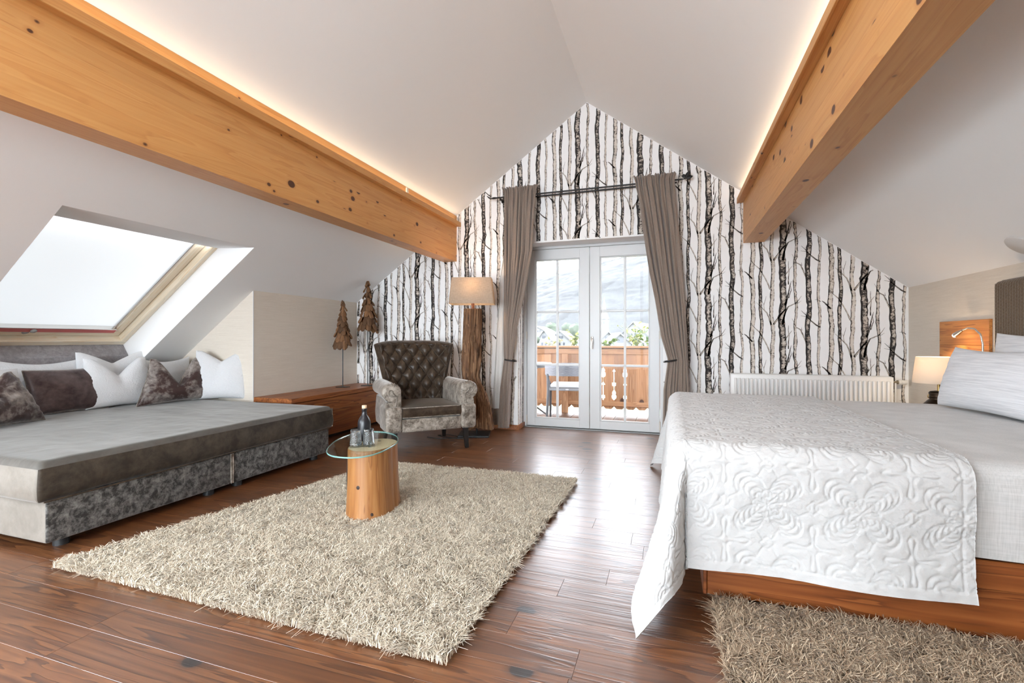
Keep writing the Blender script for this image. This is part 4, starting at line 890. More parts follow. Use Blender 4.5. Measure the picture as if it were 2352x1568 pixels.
shag('shag_rug', 'beige brown shag rug lying beside the bed frame', [(.155, 1.18), (1.9, 1.18), (1.9, 1.945), (.150, 1.945)], 50000, .040, 6, ((.28, .19, .12), (.45, .33, .22), (.60, .475, .34)), .0027)
# ================================================================== BED SIDE
BT, BY0, BY1, BX0, BX1 = .60, 1.945, 3.77, .015, 1.885
bed = thing('bed', 'double bed with larch frame, white mattress cover and brown knitted headboard', 'bed', (1.0, 2.86, 0))
def bl(mb): return mb.xf(T(-1.0, -2.86, 0))
for (nm, bx) in (('lower_side_board', (.135, 1.88, 1.990, 2.030, .012, .178)), ('upper_side_board', (.135, 1.88, 1.972, 2.030, .180, .275)), ('lower_side_board', (.135, 1.88, 3.69, 3.73, .012, .178)), ('upper_side_board', (.135, 1.88, 3.69, 3.748, .180, .275)),
                 ('end_board', (.120, .1345, 1.985, 3.735, .012, .275)), ('slat_base', (.14, 1.88, 2.032, 3.688, .20, .265))):
    bl(MB().box(*bx, b=.003)).build(nm, M['bedwood'], bed, 30)
for fx in (.2, 1.8):
    for fy in (2.05, 3.65): bl(MB().box(fx - .04, fx + .04, fy - .0, fy + .05, 0, .2)).build('bed_foot', M['bedwood'], bed)
# mattress with cover, softly bulged
nx, ny = 60, 70
u = np.linspace(-1, 1, nx); v = np.linspace(-1, 1, ny); U, V2 = np.meshgrid(u, v, indexing='ij')
cx, cy = (BX0 + .02 + BX1) / 2, (BY0 + .015 + BY1 - .015) / 2; hx, hy = (BX1 - BX0 - .02) / 2, (BY1 - BY0 - .03) / 2
su = np.sin(U * PI / 2); sv = np.sin(V2 * PI / 2)
ex = hx * (1 - np.abs(su)); ey = hy * (1 - np.abs(sv)); ed = np.minimum(ex, ey); rn = np.clip(ed / .06, 0, 1)
top = np.stack([cx + hx * su, cy + hy * sv, BT - .006 - .055 * (1 - np.sqrt(1 - (1 - rn) ** 2)) + vnoise(su * 3, sv * 5, 3, 2) * .004], -1)
bd = border(top); rings = [bd]
for fz in (.50, .44, .38, .32, .285):
    r = bd.copy(); r[:, 2] = fz + (vnoise(r[:, 0] * 4, r[:, 1] * 4, 6, 2) * .008 if fz < .3 else 0); out = .010 * math.sin((fz - .28) / .30 * PI); r[:, :2] += (r[:, :2] - [cx, cy]) * out; rings.append(r)
mb = MB(); mb.grid(top); mb.grid(np.array(rings), closev=True); bl(mb).build('mattress', M['sheet'], bed, 180)
# knitted headboard
hb = MB(); y0, y1, z0, z1, xf_ = 1.88, 3.695, .22, 1.362, 1.875
ny, nz = 480, 300; ys = np.linspace(y0, y1, ny); zs = np.linspace(z0, z1, nz); Yh, Zh = np.meshgrid(ys, zs, indexing='ij')
cord = np.abs(np.sin(PI * Yh / .0225)); bead = np.abs(np.sin(PI * (Zh / .020 + .5 * (np.floor(Yh / .0225) % 2))))
ed = np.minimum.reduce([Yh - y0, y1 - Yh, z1 - Zh]); rd = .045; rn = np.clip(ed / rd, 0, 1); fall = rd * (1 - np.sqrt(1 - (1 - rn) ** 2))
# rounded upper corners
dyc = np.maximum(np.maximum(y0 + .08 - Yh, Yh - (y1 - .08)), 0); dzc = np.maximum(Zh - (z1 - .08), 0); rc = np.hypot(dyc, dzc); sc_ = np.where(rc > .08, .08 / np.maximum(rc, 1e-6), 1); corner = (dyc > 0) & (dzc > 0)
Yc = np.where(corner, np.where(Yh > 2.5, (y1 - .08) + dyc * sc_, (y0 + .08) - dyc * sc_), Yh); Zc = np.where(corner, (z1 - .08) + dzc * sc_, Zh)
Xh = xf_ + fall * .9 - .011 * (cord ** .6) * (.55 + .45 * bead ** .5) * np.clip(rn + .4, 0, 1)
me = raw_mesh('headboard_front', np.stack([Xh - 1.0, Yc - 2.86, Zc], -1).reshape(-1, 3), grid_faces(ny, nz)); smooth_all(me); hf = link('headboard', me, M['knit'], bed); tag(hf, 'brown cord knitted headboard')
bl(MB().box(xf_ + .030, XR - .004, y0 + .003, y1 - .003, .02, z1 - .012, .03, 4)).build('headboard_core', M['knit'], hf, 50)

# ---- quilt thrown over the foot half of the bed
W = BY1 - BY0; RQ = .075
ns, nt = 380, 700
s = np.linspace(-.50, .915, ns); t = np.linspace(-.455, W + .43, nt); Sg, Tg = np.meshgrid(s, t, indexing='ij')
a = np.maximum(RQ * .6 - Sg, 0); b1 = np.maximum(RQ * .6 - Tg, 0); b2 = np.maximum(Tg - (W - RQ * .6), 0); b = b1 + b2; sgn = np.where(b2 > 0, 1.0, -1.0)
L = np.sqrt(a * a + b * b); phi = np.arctan2(b, a + 1e-9)
c2 = np.sin(2 * phi) ** 1.1
arcq = RQ * PI / 2; th = np.clip(L / RQ, 0, PI / 2); hang = np.maximum(L - arcq, 0)
fold = .045 * np.sin(Sg * 10.5 + 1.2) * (b1 > 0) + .05 * np.sin(Sg * 12 + .4) * (b2 > 0) + .05 * np.sin(Tg * 9 + .5)
psi = .06 + fold * np.clip(hang / .2, 0, 1) * (1 - c2) + .50 * c2 * np.where(b2 > 0, .6, 1.0)
# a gathered valley either side of the corner fold
val = np.exp(-((phi - 1.28) / .16) ** 2) + np.exp(-((phi - .32) / .16) ** 2); psi = psi - .26 * val * (a > 0) * (b > 0) * np.clip(hang / .15, 0, 1)
out = RQ * np.sin(th) + hang * np.sin(psi); drop = RQ * (1 - np.cos(th)) + hang * np.cos(psi)
pd = phi + .40 * c2 * (b1 > 0)
X = np.where(L > 0, np.maximum(Sg, RQ * .6) - out * np.cos(pd) * (L > 0), Sg); Y = np.where(b > 0, np.where(b2 > 0, W - RQ * .6, RQ * .6), Tg) + sgn * out * np.sin(pd) * (b > 0)
Z = BT + .012 - drop
# quilting relief: medallions on a half-drop lattice
tile = .285
def medal(ss, tt):
    col_ = np.floor(ss / tile); yy = tt; dx = ss - (col_ + .5) * tile; dy = yy - (np.floor(yy / tile) + .5) * tile
    rho = np.hypot(dx, dy) + 1e-6; al = np.arctan2(dy, dx) + PI / 4
    def groove(d, w): return np.exp(-(d / w) ** 2)
    h = np.zeros_like(rho)
    for k_, w_ in ((.138, .0040), (.116, .0036), (.095, .0036), (.072, .0034), (.05, .003)): h = np.maximum(h, groove(rho - k_ * np.abs(np.cos(2 * al)) ** .7, w_))
    h = np.maximum(h, groove(rho - .118 - .018 * np.cos(8 * al), .004) * .8); h = np.maximum(h, groove(np.abs(np.sin(2 * al)) * rho, .0035) * (rho < .115))
    h = np.maximum(h, groove(rho - .155 - .02 * np.cos(4 * al) - .012 * np.cos(12 * al), .0045) * .9)
    h = np.maximum(h, groove(rho - .05 * np.abs(np.sin(2 * al)) ** .5, .003))
    return h
hq = -medal(Sg + .11, Tg + .06) * .0038
puck = vnoise(Sg * 42, Tg * 55, 41, 2) * .0022 + vnoise(Sg * 9, Tg * 10, 42, 2) * .004
hem = np.minimum.reduce([Sg - s[0], Tg - t[0], t[-1] - Tg]); hq = np.where(hem < .03, 0, hq) - .003 * np.exp(-((np.minimum(hem, s[-1] - Sg) - .032) / .004) ** 2)
Pq = np.stack([X, Y, Z], -1)
du = np.gradient(Pq, axis=0); dv = np.gradient(Pq, axis=1); N_ = np.cross(du, dv); N_ /= np.linalg.norm(N_, axis=-1, keepdims=True) + 1e-9
N_ = np.where(N_[..., 2:3].mean() > 0, N_, -N_)
Pq = Pq + N_ * (hq + puck)[..., None]
# uneven hem, lift the fold tip just off the floor
Pq[..., 2] = np.maximum(Pq[..., 2], .012 + .004 * np.sin(Tg * 30))
lowq = Pq - N_ * .006
FT = grid_faces(ns, nt); nvq = ns * nt
bi = np.concatenate([np.arange(0, ns) * nt, (ns - 1) * nt + np.arange(1, nt), np.arange(ns - 2, -1, -1) * nt + nt - 1, np.arange(nt - 2, 0, -1)])
bn = np.roll(bi, -1); nb_ = len(bi); k0 = np.arange(nb_); FS = np.stack([bi, bn, nvq + (k0 + 1) % nb_, nvq + k0], 1)
org = np.array([.45, 2.86, 0.0]); Vq = np.concatenate([Pq.reshape(-1, 3), lowq.reshape(-1, 3)[bi]]) + np.array([BX0, BY0, 0]) - org
me = raw_mesh('quilt', Vq, np.concatenate([FT, FS])); smooth_all(me)
uv = me.uv_layers.new(name='UVMap'); st = np.stack([Sg.ravel(), Tg.ravel()], 1).astype(np.float32); st = np.concatenate([st, st[bi]]); li = np.empty(len(me.loops), np.int32); me.loops.foreach_get('vertex_index', li); uv.data.foreach_set('uv', st[li].ravel())
qo = link('quilt', me, M['quilt']); qo.location = org; tag(qo, 'white quilted bedspread draped over the foot of the bed', 'bedspread')

# ---- pillows on the bed
GP = 'white ribbed pillows on the bed'
cushion('bed_pillow', 'white ribbed pillow leaning in front by the bedside lamp', M['pillow'], (1.60, 3.235, BT + .003), -F90 + .12, .26, .72, .365, .19, GP, None, 'pillow', seed=21, sag=.05, ear=.05)
cushion('bed_pillow', 'white ribbed pillow standing upright against the knitted headboard', M['pillow'], (1.785, 3.15, BT + .005), -F90, .06, .76, .435, .12, GP, None, 'pillow', seed=22, sag=.03, ear=.05)
cushion('bed_pillow', 'white ribbed pillow on the side of the bed away from the lamp', M['pillow'], (1.62, 2.52, BT + .005), -F90 - .04, .26, .78, .42, .20, GP, None, 'pillow', seed=23, ear=.05)

# ---- bedside: wall panel, reading lamp, nightstand, table lamp
pa = thing('wall_panel', 'larch panel on the wall beside the headboard', 'panel', (XR, 4.17, .62))
for i in range(3):
    z0 = .0 + i * .172; MB().box(-.020, -.001, -.295, .298, z0, z0 + .1712, .0015).build('board', M['panel'], pa)
MB().box(-.024, -.020, -.085, -.035, .225, .26, .001).build('light_switch', M['black_plastic'], pa); MB().box(-.024, -.020, .055, .085, .225, .275, .001).build('light_switch', M['black_plastic'], pa)
rl = thing('reading_lamp', 'chrome gooseneck reading lamp lit on the larch panel', 'lamp', (XR - .021, 3.86, .80))
MB().lathe([(.022, 0), (.022, .008), (.014, .014)], 20).xf(Ry(-PI / 2)).build('mount', M['chrome'], rl, 40)
path = [(-.012, 0, 0), (-.035, -.003, .02), (-.040, -.005, .08), (-.040, -.005, .17), (-.043, .012, .235), (-.052, .055, .272), (-.065, .105, .278), (-.078, .145, .262)]
pp = []
for i in range(len(path) - 1):
    for f in (0, .25, .5, .75): pp.append(tuple(np.array(path[i]) * (1 - f) + np.array(path[i + 1]) * f))
pp.append(path[-1]); MB().tube(pp, [.0062 if k % 2 else .0056 for k in range(len(pp))], 10).build('gooseneck', M['chrome'], rl, 180)
hd = MB().tube([(-.078, .145, .262), (-.086, .165, .248), (-.095, .19, .232)], [.008, .014, .017], 14); hd.build('head', M['chrome'], rl, 40)
MB().ellipsoid((-.0965, .194, .229), (.012, .010, .012), 12, 8).build('led', emit('white_led', (1, .93, .8), 40), rl, 180)
ll = bpy.data.lights.new('reading_spot', 'SPOT'); ll.energy = 7; ll.color = (1, .80, .55); ll.spot_size = math.radians(95); ll.spot_blend = .6; ll.shadow_soft_size = .015
lo = bpy.data.objects.new('reading_spot', ll); COL.objects.link(lo); lo.location = (XR - .021 - .105, 3.86 + .213, .80 + .215); lo.rotation_euler = Vector((.10, .45, -.75)).to_track_quat('-Z', 'Y').to_euler()
ns_ = thing('nightstand', 'low dark nightstand under the bedside lamp', 'nightstand', (1.74, 4.06, 0))
MB().box(-.20, .20, -.20, .20, .36, .40, .004).build('top', M['bedwood'], ns_); MB().box(-.19, .19, -.19, .19, .08, .36, .003).build('body', M['bedwood'], ns_); MB().box(-.195, -.19, -.18, .18, .22, .35, .001).build('drawer', M['bedwood'], ns_)
for dx in (-.16, .16):
    for dy in (-.16, .16): MB().box(dx - .02, dx + .02, dy - .02, dy + .02, 0, .08).build('leg', M['bedwood'], ns_)
bx_, by_ = 1.735, 3.99
tl_ = thing('table_lamp', 'bedside lamp with dark milk-churn base and cream drum shade', 'table lamp', (bx_, by_, .40))
MB().lathe([(0, 0), (.088, 0), (.090, .006), (.090, .135), (.092, .14), (.092, .147), (.089, .150), (.060, .185), (.050, .193), (.050, .203), (.053, .206), (.050, .210), (.050, .226), (.054, .230), (.054, .238), (.046, .247), (.020, .252), (0, .252)], 36).build('churn_base', plain('dark_bronze', (.055, .032, .018), .38, Metallic=.7), tl_, 35)
MB().tube([(-.053, 0, .225), (-.062, 0, .218), (-.060, 0, .205), (-.051, 0, .20)], .003, 6).build('clasp', M['brass'], tl_, 60)
MB().tube([(0, 0, .25), (0, 0, .31)], .009, 10).build('stem', M['brass'], tl_, 40)
g = G('cream_shade'); col = (.80, .73, .64, 1); tr = g.n('ShaderNodeBsdfTranslucent'); tr.inputs[0].default_value = col; df = g.n('ShaderNodeBsdfDiffuse'); df.inputs[0].default_value = col; mx = g.n('ShaderNodeMixShader'); mx.inputs[0].default_value = .35; g.put(mx.inputs[1], df.outputs[0]); g.put(mx.inputs[2], tr.outputs[0]); g.t.links.new(mx.outputs[0], g.out.inputs['Surface'])
MB().lathe([(.142, .305), (.122, .483), (.120, .483), (.140, .305), (.142, .305)], 48).build('lamp_shade', g.m, tl_, 30)
MB().ellipsoid((0, 0, .37), (.025, .025, .04), 12, 8).build('bulb', emit('warm_bulb_small', (1, .7, .4), 2), tl_, 180)
lb = bpy.data.lights.new('bedside_bulb', 'POINT'); lb.energy = 1.6; lb.color = (1, .74, .48); lb.shadow_soft_size = .03; lo = bpy.data.objects.new('bedside_bulb', lb); COL.objects.link(lo); lo.location = (bx_, by_, .40 + .43)

# ---- radiator
ra = thing('radiator', 'white ribbed panel radiator under the birch wallpaper', 'radiator', (.535, 4.90, 0))
x1 = 1.272; z0, z1 = .115, .680
MB().box(0, x1, -.030, -.012, z0, z1, .006, 2).build('front_panel', M['white_rad'], ra, 40)
MB().box(.004, x1 - .004, -.011, .075, z1 - .012, z1 + .003, .003).build('top_grille', M['white_rad'], ra); MB().box(0.003, .008, -.011, .075, z0, z1 - .012, .001).build('side_cover', M['white_rad'], ra); MB().box(x1 - .008, x1 - .003, -.011, .075, z0, z1 - .012, .001).build('side_cover', M['white_rad'], ra)
MB().box(.02, x1 - .02, .055, .070, z0, z1 - .013, .004).build('rear_panel', M['white_rad'], ra)
nf = 36; pitch = (x1 - .05) / nf
fin = MB().box(-.0105, .0105, -.050, -.028, z0 + .035, z1 - .035, .0052, 3).mesh('fin', 50); fin.materials.append(M['white_rad'])
for i in range(nf): o = link('fin', fin, None, ra); o.location = (.025 + (i + .5) * pitch, 0, 0)
for bxx in (.2, x1 - .2): MB().box(bxx - .015, bxx + .015, .068, .113, .2, .6, .002).build('bracket', M['white_rad'], ra)
tv = MB().tube([(x1 + .012, .02, z1 - .045), (x1 + .045, .02, z1 - .045)], .010, 10); tv.tube([(x1 + .04, .02, z1 - .045), (x1 + .055, .02, z1 - .045)], .017, 14); tv.build('valve', plain('aged_nickel', (.35, .30, .22), .35, Metallic=.8), ra, 40)
tk = MB()
for i in range(5): tk.tube([(x1 + .055 + i * .011, .02, z1 - .045), (x1 + .064 + i * .011, .02, z1 - .045)], .0225 - .0012 * i, 18)
tk.tube([(x1 + .05, .02, z1 - .045), (x1 + .108, .02, z1 - .045)], .0175, 14); tk.build('thermostat_knob', plain('white_knob', (.72, .69, .64), .4), ra, 40)
vp = MB().tube([(x1 + .03, .02, z1 - .05), (x1 + .03, .02, 0)], .008, 8); vp.build('pipe', M['white_rad'], ra, 40)

# ---- curtains and rods
YC = 4.868
rods = []
for (nm, lab, yy, zz, xa, xb) in (('curtain_rod', 'black curtain rod carrying the taupe curtains over the door', 4.908, 2.562, -1.86, .10), ('curtain_rod', 'second black curtain rod close to the birch wallpaper', 4.962, 2.552, -1.80, .06)):
    r_ = thing(nm, lab, 'curtain rod', (RX, yy, zz)); MB().tube([(xa - RX, 0, 0), (xb - RX, 0, 0)], .0085, 12).build('rod', M['black_metal'], r_, 40)
    for bx in (-1.78, .0):
        MB().tube([(bx - RX, 0, -.008), (bx - RX, D - yy - .004, -.008)], .006, 8).build('bracket', M['black_metal'], r_, 40)
        MB().tube([(bx - RX, D - yy - .006, -.008), (bx - RX, D - yy - .0005, -.008)], .018, 14).build('wall_plate', M['black_metal'], r_, 40)
    rods.append(r_)
r_ = rods[0]; fx = .10 - RX
MB().tube([(fx, 0, 0), (fx + .03, 0, .002), (fx + .05, 0, .008)], [.006, .005, .004], 8).build('finial_stem', M['black_metal'], r_, 60)
for ang, ln in ((1.05, .085), (.25, .075), (1.9, .05)):
    lf = MB(); P = [[(ln * f, s_ * .018 * math.sin(PI * min(1, f * 1.02)) ** .8, .006 * (1 - s_ * s_)) for s_ in np.linspace(-1, 1, 5)] for f in np.linspace(0.01, .99, 8)]; lf.grid(P); lf.grid([[(p[0], p[1], -p[2]) for p in row] for row in P]); lf.xf(T(fx + .035, 0, .004) @ Ry(-ang) @ Rx(PI / 2)); lf.build('finial_leaf', M['black_metal'], r_, 60)
fx = -1.86 - RX
MB().tube([(fx, 0, 0), (fx - .03, 0, -.003), (fx - .05, 0, .012), (fx - .075, 0, .035)], [.007, .006, .007, .002], 8).build('finial_leaf', M['black_metal'], r_, 60)
MB().tube([(fx - .005, 0, 0), (fx + .03, 0, 0)], .0115, 10).build('finial_collar', M['black_metal'], r_, 40)

def cz(zoom_pts, yq=YC): return [ony(1100 + a / 2.45, 380 + b / 2.45, yq) for a, b in zoom_pts]
def curtain_mesh(lpts, rpts, zt, zb, folds, depth, seed, yc=YC, nz=130, nu=170, tie_z=None, fold_pow=1.0):
    lp = sorted([(p[2], p[0]) for p in lpts]); rp = sorted([(p[2], p[0]) for p in rpts]); zs = np.linspace(zb, zt, nz); u = np.linspace(0, 1, nu)
    xl = np.interp(zs, [a for a, _ in lp], [b for _, b in lp]); xr = np.interp(zs, [a for a, _ in rp], [b for _, b in rp])
    Zc, Uc = np.meshgrid(zs, u, indexing='ij'); w = (xr - xl)[:, None]
    ph = 2 * PI * folds * (Uc + .035 * vnoise(Uc * 5, Zc * .8, seed, 2)) + .5 * vnoise(Uc * 3, Zc * 1.2, seed + 1, 2)
    amp = depth * np.clip(.25 + (zt - Zc) / .5, .25, 1.0)
    pinch = np.exp(-((Zc - tie_z) / .10) ** 2) if tie_z else 0 * Zc
    amp = amp * (1 - .35 * pinch)
    head = np.exp(-((Zc - (zt - .075)) / .03) ** 2)
    y = yc + amp * np.sin(ph) + .010 * np.sin(ph * 2.3 + Zc * 3) + .004 * head * np.sin(ph * 3.7)
    ruff = np.clip((Zc - (zt - .06)) / .06, 0, 1)
    x = xl[:, None] + w * Uc + .010 * np.cos(ph) * np.clip((zt - Zc) / .3, 0, 1)
    x = x + (Uc - .5) * w * .10 * ruff; z = Zc + ruff * .006 * np.sin(ph * .8 + 1) 
    y = y - .014 * ruff * np.sin(ph * 2)
    return np.stack([x, y, z], -1)
def curtain(label, lp, rp, zt, zb, folds, depth, seed, tie, nm='curtain', yc=YC):
    P = curtain_mesh(lp, rp, zt, zb, folds, depth, seed, yc, tie_z=tie); c = P.reshape(-1, 3).mean(0); c[2] = zb
    t = thing(nm, label, 'curtain', tuple(c), 0, None); me = raw_mesh('panel', (P - c).reshape(-1, 3), grid_faces(P.shape[0], P.shape[1])); smooth_all(me); o = link('panel', me, M['curtain'], t)
    sm = o.modifiers.new('thickness', 'SOLIDIFY'); sm.thickness = .002
    return t, c, P
tR, cR, PR = curtain('taupe curtain tied back beside the bed', cz([(880, 110), (897, 200), (915, 330), (955, 600), (985, 750), (1020, 960), (1062, 1092), (1035, 1260), (1028, 1450), (1020, 1560)]), cz([(1100, 85), (1104, 200), (1118, 330), (1145, 650), (1165, 950), (1180, 1270), (1190, 1500)]), 2.625, .035, 7, .030, 3, .79)
tL_, cL, PL = curtain('taupe curtain tied back beside the floor lamp', cz([(138, 150), (137, 500), (140, 900), (145, 1090), (125, 1250), (112, 1470)]), cz([(322, 140), (313, 250), (300, 480), (258, 700), (215, 900), (182, 1092), (172, 1240), (162, 1470)]), 2.65, .045, 7, .028, 9, .78)
# pale lining swinging out on the wall side of the left curtain
PLi = curtain_mesh(cz([(136, 300), (130, 480), (105, 640), (90, 860), (75, 1100), (48, 1455)]), cz([(150, 300), (150, 480), (148, 640), (146, 860), (140, 1100), (118, 1455)]), 2.45, .06, 1.6, .012, 15, 4.925, nu=40, nz=80)
me = raw_mesh('lining', (PLi - cL).reshape(-1, 3), grid_faces(80, 40)); smooth_all(me); li_ = link('lining', me, M['lining'], tL_); tag(li_, 'pale lining turned outwards'); sm = li_.modifiers.new('thickness', 'SOLIDIFY'); sm.thickness = .0015
hem_ = PLi[:7].copy(); hem_[..., 1] -= .004; me = raw_mesh('hem_band', (hem_ - cL).reshape(-1, 3), grid_faces(7, 40)); smooth_all(me); link('hem_band', me, M['curtain'], li_)
def tie_back(label, xa, xb, z, hook):
    t = thing('curtain_tieback', label, 'tieback', ((xa + xb) / 2, YC, z), 0, None); h = (xb - xa) / 2; P = []
    for k in range(29):
        a = 2 * PI * k / 28; P.append((h * 1.10 * math.cos(a), .052 * math.sin(a), .010 * math.cos(a) * (1 if hook > 0 else -.8)))
    MB().tube(P, .0085, 10, caps=False).build('band', M['black_metal'], t, 60)
    MB().tube([(hook * h * 1.05, .0, .008), (hook * (h + .012), .05, .006), (hook * (h + .012), D - YC - .001, .006)], .004, 8).build('wall_hook', M['black_metal'], t, 60)
tie_back('black band tying the curtain beside the bed', -.055, .055, .795, 1); tie_back('black band tying the curtain beside the floor lamp', -1.70, -1.585, .778, -1)
# ================================================================== BALCONY AND VIEW
dk_ = thing('balcony_deck', 'brown plank balcony deck outside the glazed door', 'deck', (RX, 6.0, -.03))
x = -4.2; i = 0
while x < 2.6:
    MB().box(x - RX + .002, x + .138 - RX, -.66, .76, -.03, 0, .003).build('deck_plank', M['deck'], dk_); x += .14
rl_ = thing('balcony_railing', 'larch balcony railing of cut-out boards with a top rail', 'railing', (RX, 6.66, 0))
# boards with half cut-outs on both edges; neighbouring boards complete the figures
def board_outline(half, figL, figR, zb=.045, zt=.84):
    """outline polygon (x,z) with notches described by half-width tables"""
    R = [(half - d, z) for z, d in figR]; L_ = [(-half + d, z) for z, d in reversed(figL)]
    return [(-half + .035, zb), (half - .035, zb), (half, zb + .035)] + [p for p in R] + [(half, zt), (-half, zt)] + [p for p in L_] + [(-half, zb + .035)]
plainf = []
figA = [(.165, 0), (.165, .010), (.19, .010), (.19, .026), (.235, .024), (.235, .008), (.375, .008), (.375, .026), (.385, .026), (.42, .003), (.475, .003), (.495, .030), (.515, .034), (.545, .032), (.56, .014), (.565, .026), (.59, .024), (.61, .006), (.635, 0)]
figB = [(.165, 0), (.195, .030), (.225, .034), (.25, .018), (.255, .026), (.28, .024), (.31, .004), (.36, .006), (.365, .026), (.41, .028), (.41, .007), (.47, .007), (.475, .007), (.56, .007), (.56, .024), (.575, .018), (.60, 0)]
pitch = .148; half = pitch / 2 - .0008; xj0 = -.8865
idx = 0
for k in range(-16, 18):
    xc = xj0 + (k + .5) * pitch
    def fig(j):   # figure carried by joint j
        if j < -1 or j > 2: return None
        return {0: figA, 1: figB, 2: figA}.get(j)
    fl_, fr_ = fig(k) or [], fig(k + 1) or []
    pl = board_outline(half, fl_, fr_); MB().prism(pl, -.012, .012).xf(T(xc - RX, 0, 0)).build('rail_board', M['railwood'], rl_)
MB().box(-3.3, 3.3, -.030, -.013, .80, .875, .003).build('rail_batten', M['railwood_x'], rl_); MB().box(-3.3, 3.3, -.035, -.013, .088, .150, .003).build('rail_batten', M['railwood_x'], rl_)
MB().box(-3.3, 3.3, -.055, .055, .885, .915, .006).build('top_rail', M['railwood_x'], rl_)
MB().box(-3.3, 3.3, -.03, .03, .876, .885).build('rail_gap', M['black_wood'], rl_)
for px in (1298,):
    p = ony(px, 860, 6.62); MB().box(p[0] - RX - .045, p[0] - RX + .045, -.075, -.036, -.03, .80, .004).build('rail_post', M['railwood'], rl_)
# planter outside the railing with leafy plants
pn = thing('flower_box', 'long planter hung outside the balcony railing', 'planter', (RX, 6.80, .70)); MB().box(-2.2, 2.2, -.07, .09, 0, .20, .01).build('trough', plain('planter_brown', (.10, .05, .025), .7), pn)
for dx in (-1.5, 0, 1.5): MB().box(dx - .015, dx + .015, -.082, -.070, -.3, .15).build('hanger', M['black_metal'], pn)
leafm = []
for kk, cc in enumerate(((.20, .30, .06), (.42, .47, .16), (.10, .20, .05), (.62, .62, .36))):
    lm = MB(); lm.grid([[(s_ * .012 * math.sin(PI * (f * .92 + .06)), f * .046, .004 * math.sin(f * 3) + .004 * abs(s_)) for s_ in (-1, 0, 1)] for f in np.linspace(0, 1, 5)]); m_ = lm.mesh('leaf', 180); m_.materials.append(plain('leaf_%d' % kk, cc, .5)); leafm.append(m_)
def planter_plant(label, px, h, n, spread, seed, kinds):
    p = ony(px, 790, 6.80); t = thing('balcony_plant', label, 'plant', (p[0], 6.80, .895), 0, 'plants in the balcony planter'); r = random.Random(seed)
    sm_ = MB()
    tips = []
    for k in range(max(4, n // 7)):
        a = r.uniform(0, 2 * PI); ln = h * r.uniform(.4, 1); tip = (spread * math.cos(a) * r.uniform(.2, 1), .05 * math.sin(a), ln); sm_.tube([(0, 0, 0), (tip[0] * .4, tip[1] * .4, ln * .6), tip], .0018, 5); tips.append(tip)
    sm_.build('stem', plain('plant_stem', (.16, .22, .06), .6), t)
    for k in range(n):
        tip = r.choice(tips); f = r.uniform(.25, 1); o = link('leaf', leafm[r.choice(kinds)], None, t); o.location = (tip[0] * f * (.4 + .6 * f) + r.uniform(-.02, .02), tip[1] * f, tip[2] * f); s = r.uniform(.7, 1.4); o.scale = (s, s, s); o.rotation_euler = (r.uniform(-1, 1.3), r.uniform(-1, 1), r.uniform(0, 6.28))
planter_plant('variegated leafy balcony plant behind the patio chair', 1318, .24, 110, .24, 1, (0, 1, 1, 3))
planter_plant('low broad green balcony plant at the middle of the planter', 1395, .12, 60, .22, 2, (0, 2, 0))
planter_plant('tall variegated balcony plant with airy sprigs', 1462, .36, 150, .30, 3, (1, 3, 2, 1)); planter_plant('bushy dark green balcony plant next to the airy sprigs', 1490, .20, 100, .24, 4, (0, 2, 1))
planter_plant('sparse yellow-green balcony plant near the planter end', 1265, .14, 36, .18, 5, (1, 3))

# patio chair seen from behind
pc = thing('patio_chair', 'grey plastic patio chair with white seat pad on the balcony', 'patio chair', (-1.24, 5.98, -.029), math.radians(8))
u_ = np.linspace(-1, 1, 40); v_ = np.linspace(0, 1, 14); Uc, Vc = np.meshgrid(u_, v_, indexing='ij')
cx_ = .27 * np.sin(Uc * 1.15) / math.sin(1.15); cy_ = -.25 + .16 * (1 - np.cos(Uc * 1.2)) / (1 - math.cos(1.2)); hz = .165 * (1 - .32 * np.abs(Uc) ** 3); cz_ = .645 + (Vc - .5) * 2 * hz * .5 + .02 * (1 - Uc ** 2)
cy_ = cy_ - .03 * Vc; inner = np.stack([cx_, cy_, cz_], -1); outer = np.stack([cx_ * 1.05, cy_ - .016, cz_], -1); mb = MB(); mb.grid(inner); mb.grid(outer); mb.grid(np.array([border(inner), border(outer)]), closev=True)
gpm = G('grey_woodgrain_plastic'); vv_ = gpm.coord((1, 1, 1)); wv = gpm.wave(vv_, 18, 9, 1, 1.2, 'RINGS', 'Y'); gpm.set(Base_Color=gpm.ramp(wv, [(.2, (.19, .20, .225)), (.8, (.27, .28, .31))]), Roughness=.5); mb.build('backrest', gpm.m, pc, 60)
for sg in (-1, 1):
    MB().tube([(sg * .245, -.16, .60), (sg * .235, -.19, .40), (sg * .25, -.24, 0)], [.016, .019, .015], 10).build('leg', M['grey_metal'], pc, 40); MB().tube([(sg * .27, -.10, .60), (sg * .24, .16, .42), (sg * .25, .22, 0)], [.014, .017, .014], 10).build('leg', M['grey_metal'], pc, 40)
MB().box(-.23, .23, -.20, .24, .395, .43, .012, 2).build('seat', plain('grey_seat_shell', (.25, .26, .28), .45), pc, 40); MB().box(-.215, .215, -.185, .23, .431, .475, .015, 3).build('seat_pad', plain('white_seat_pad', (.62, .62, .63), .8), pc, 40)
MB().ellipsoid((.0, -.202, .413), (.022, .004, .010), 12, 8).build('seat_rivet', M['white_paint'], pc, 180)
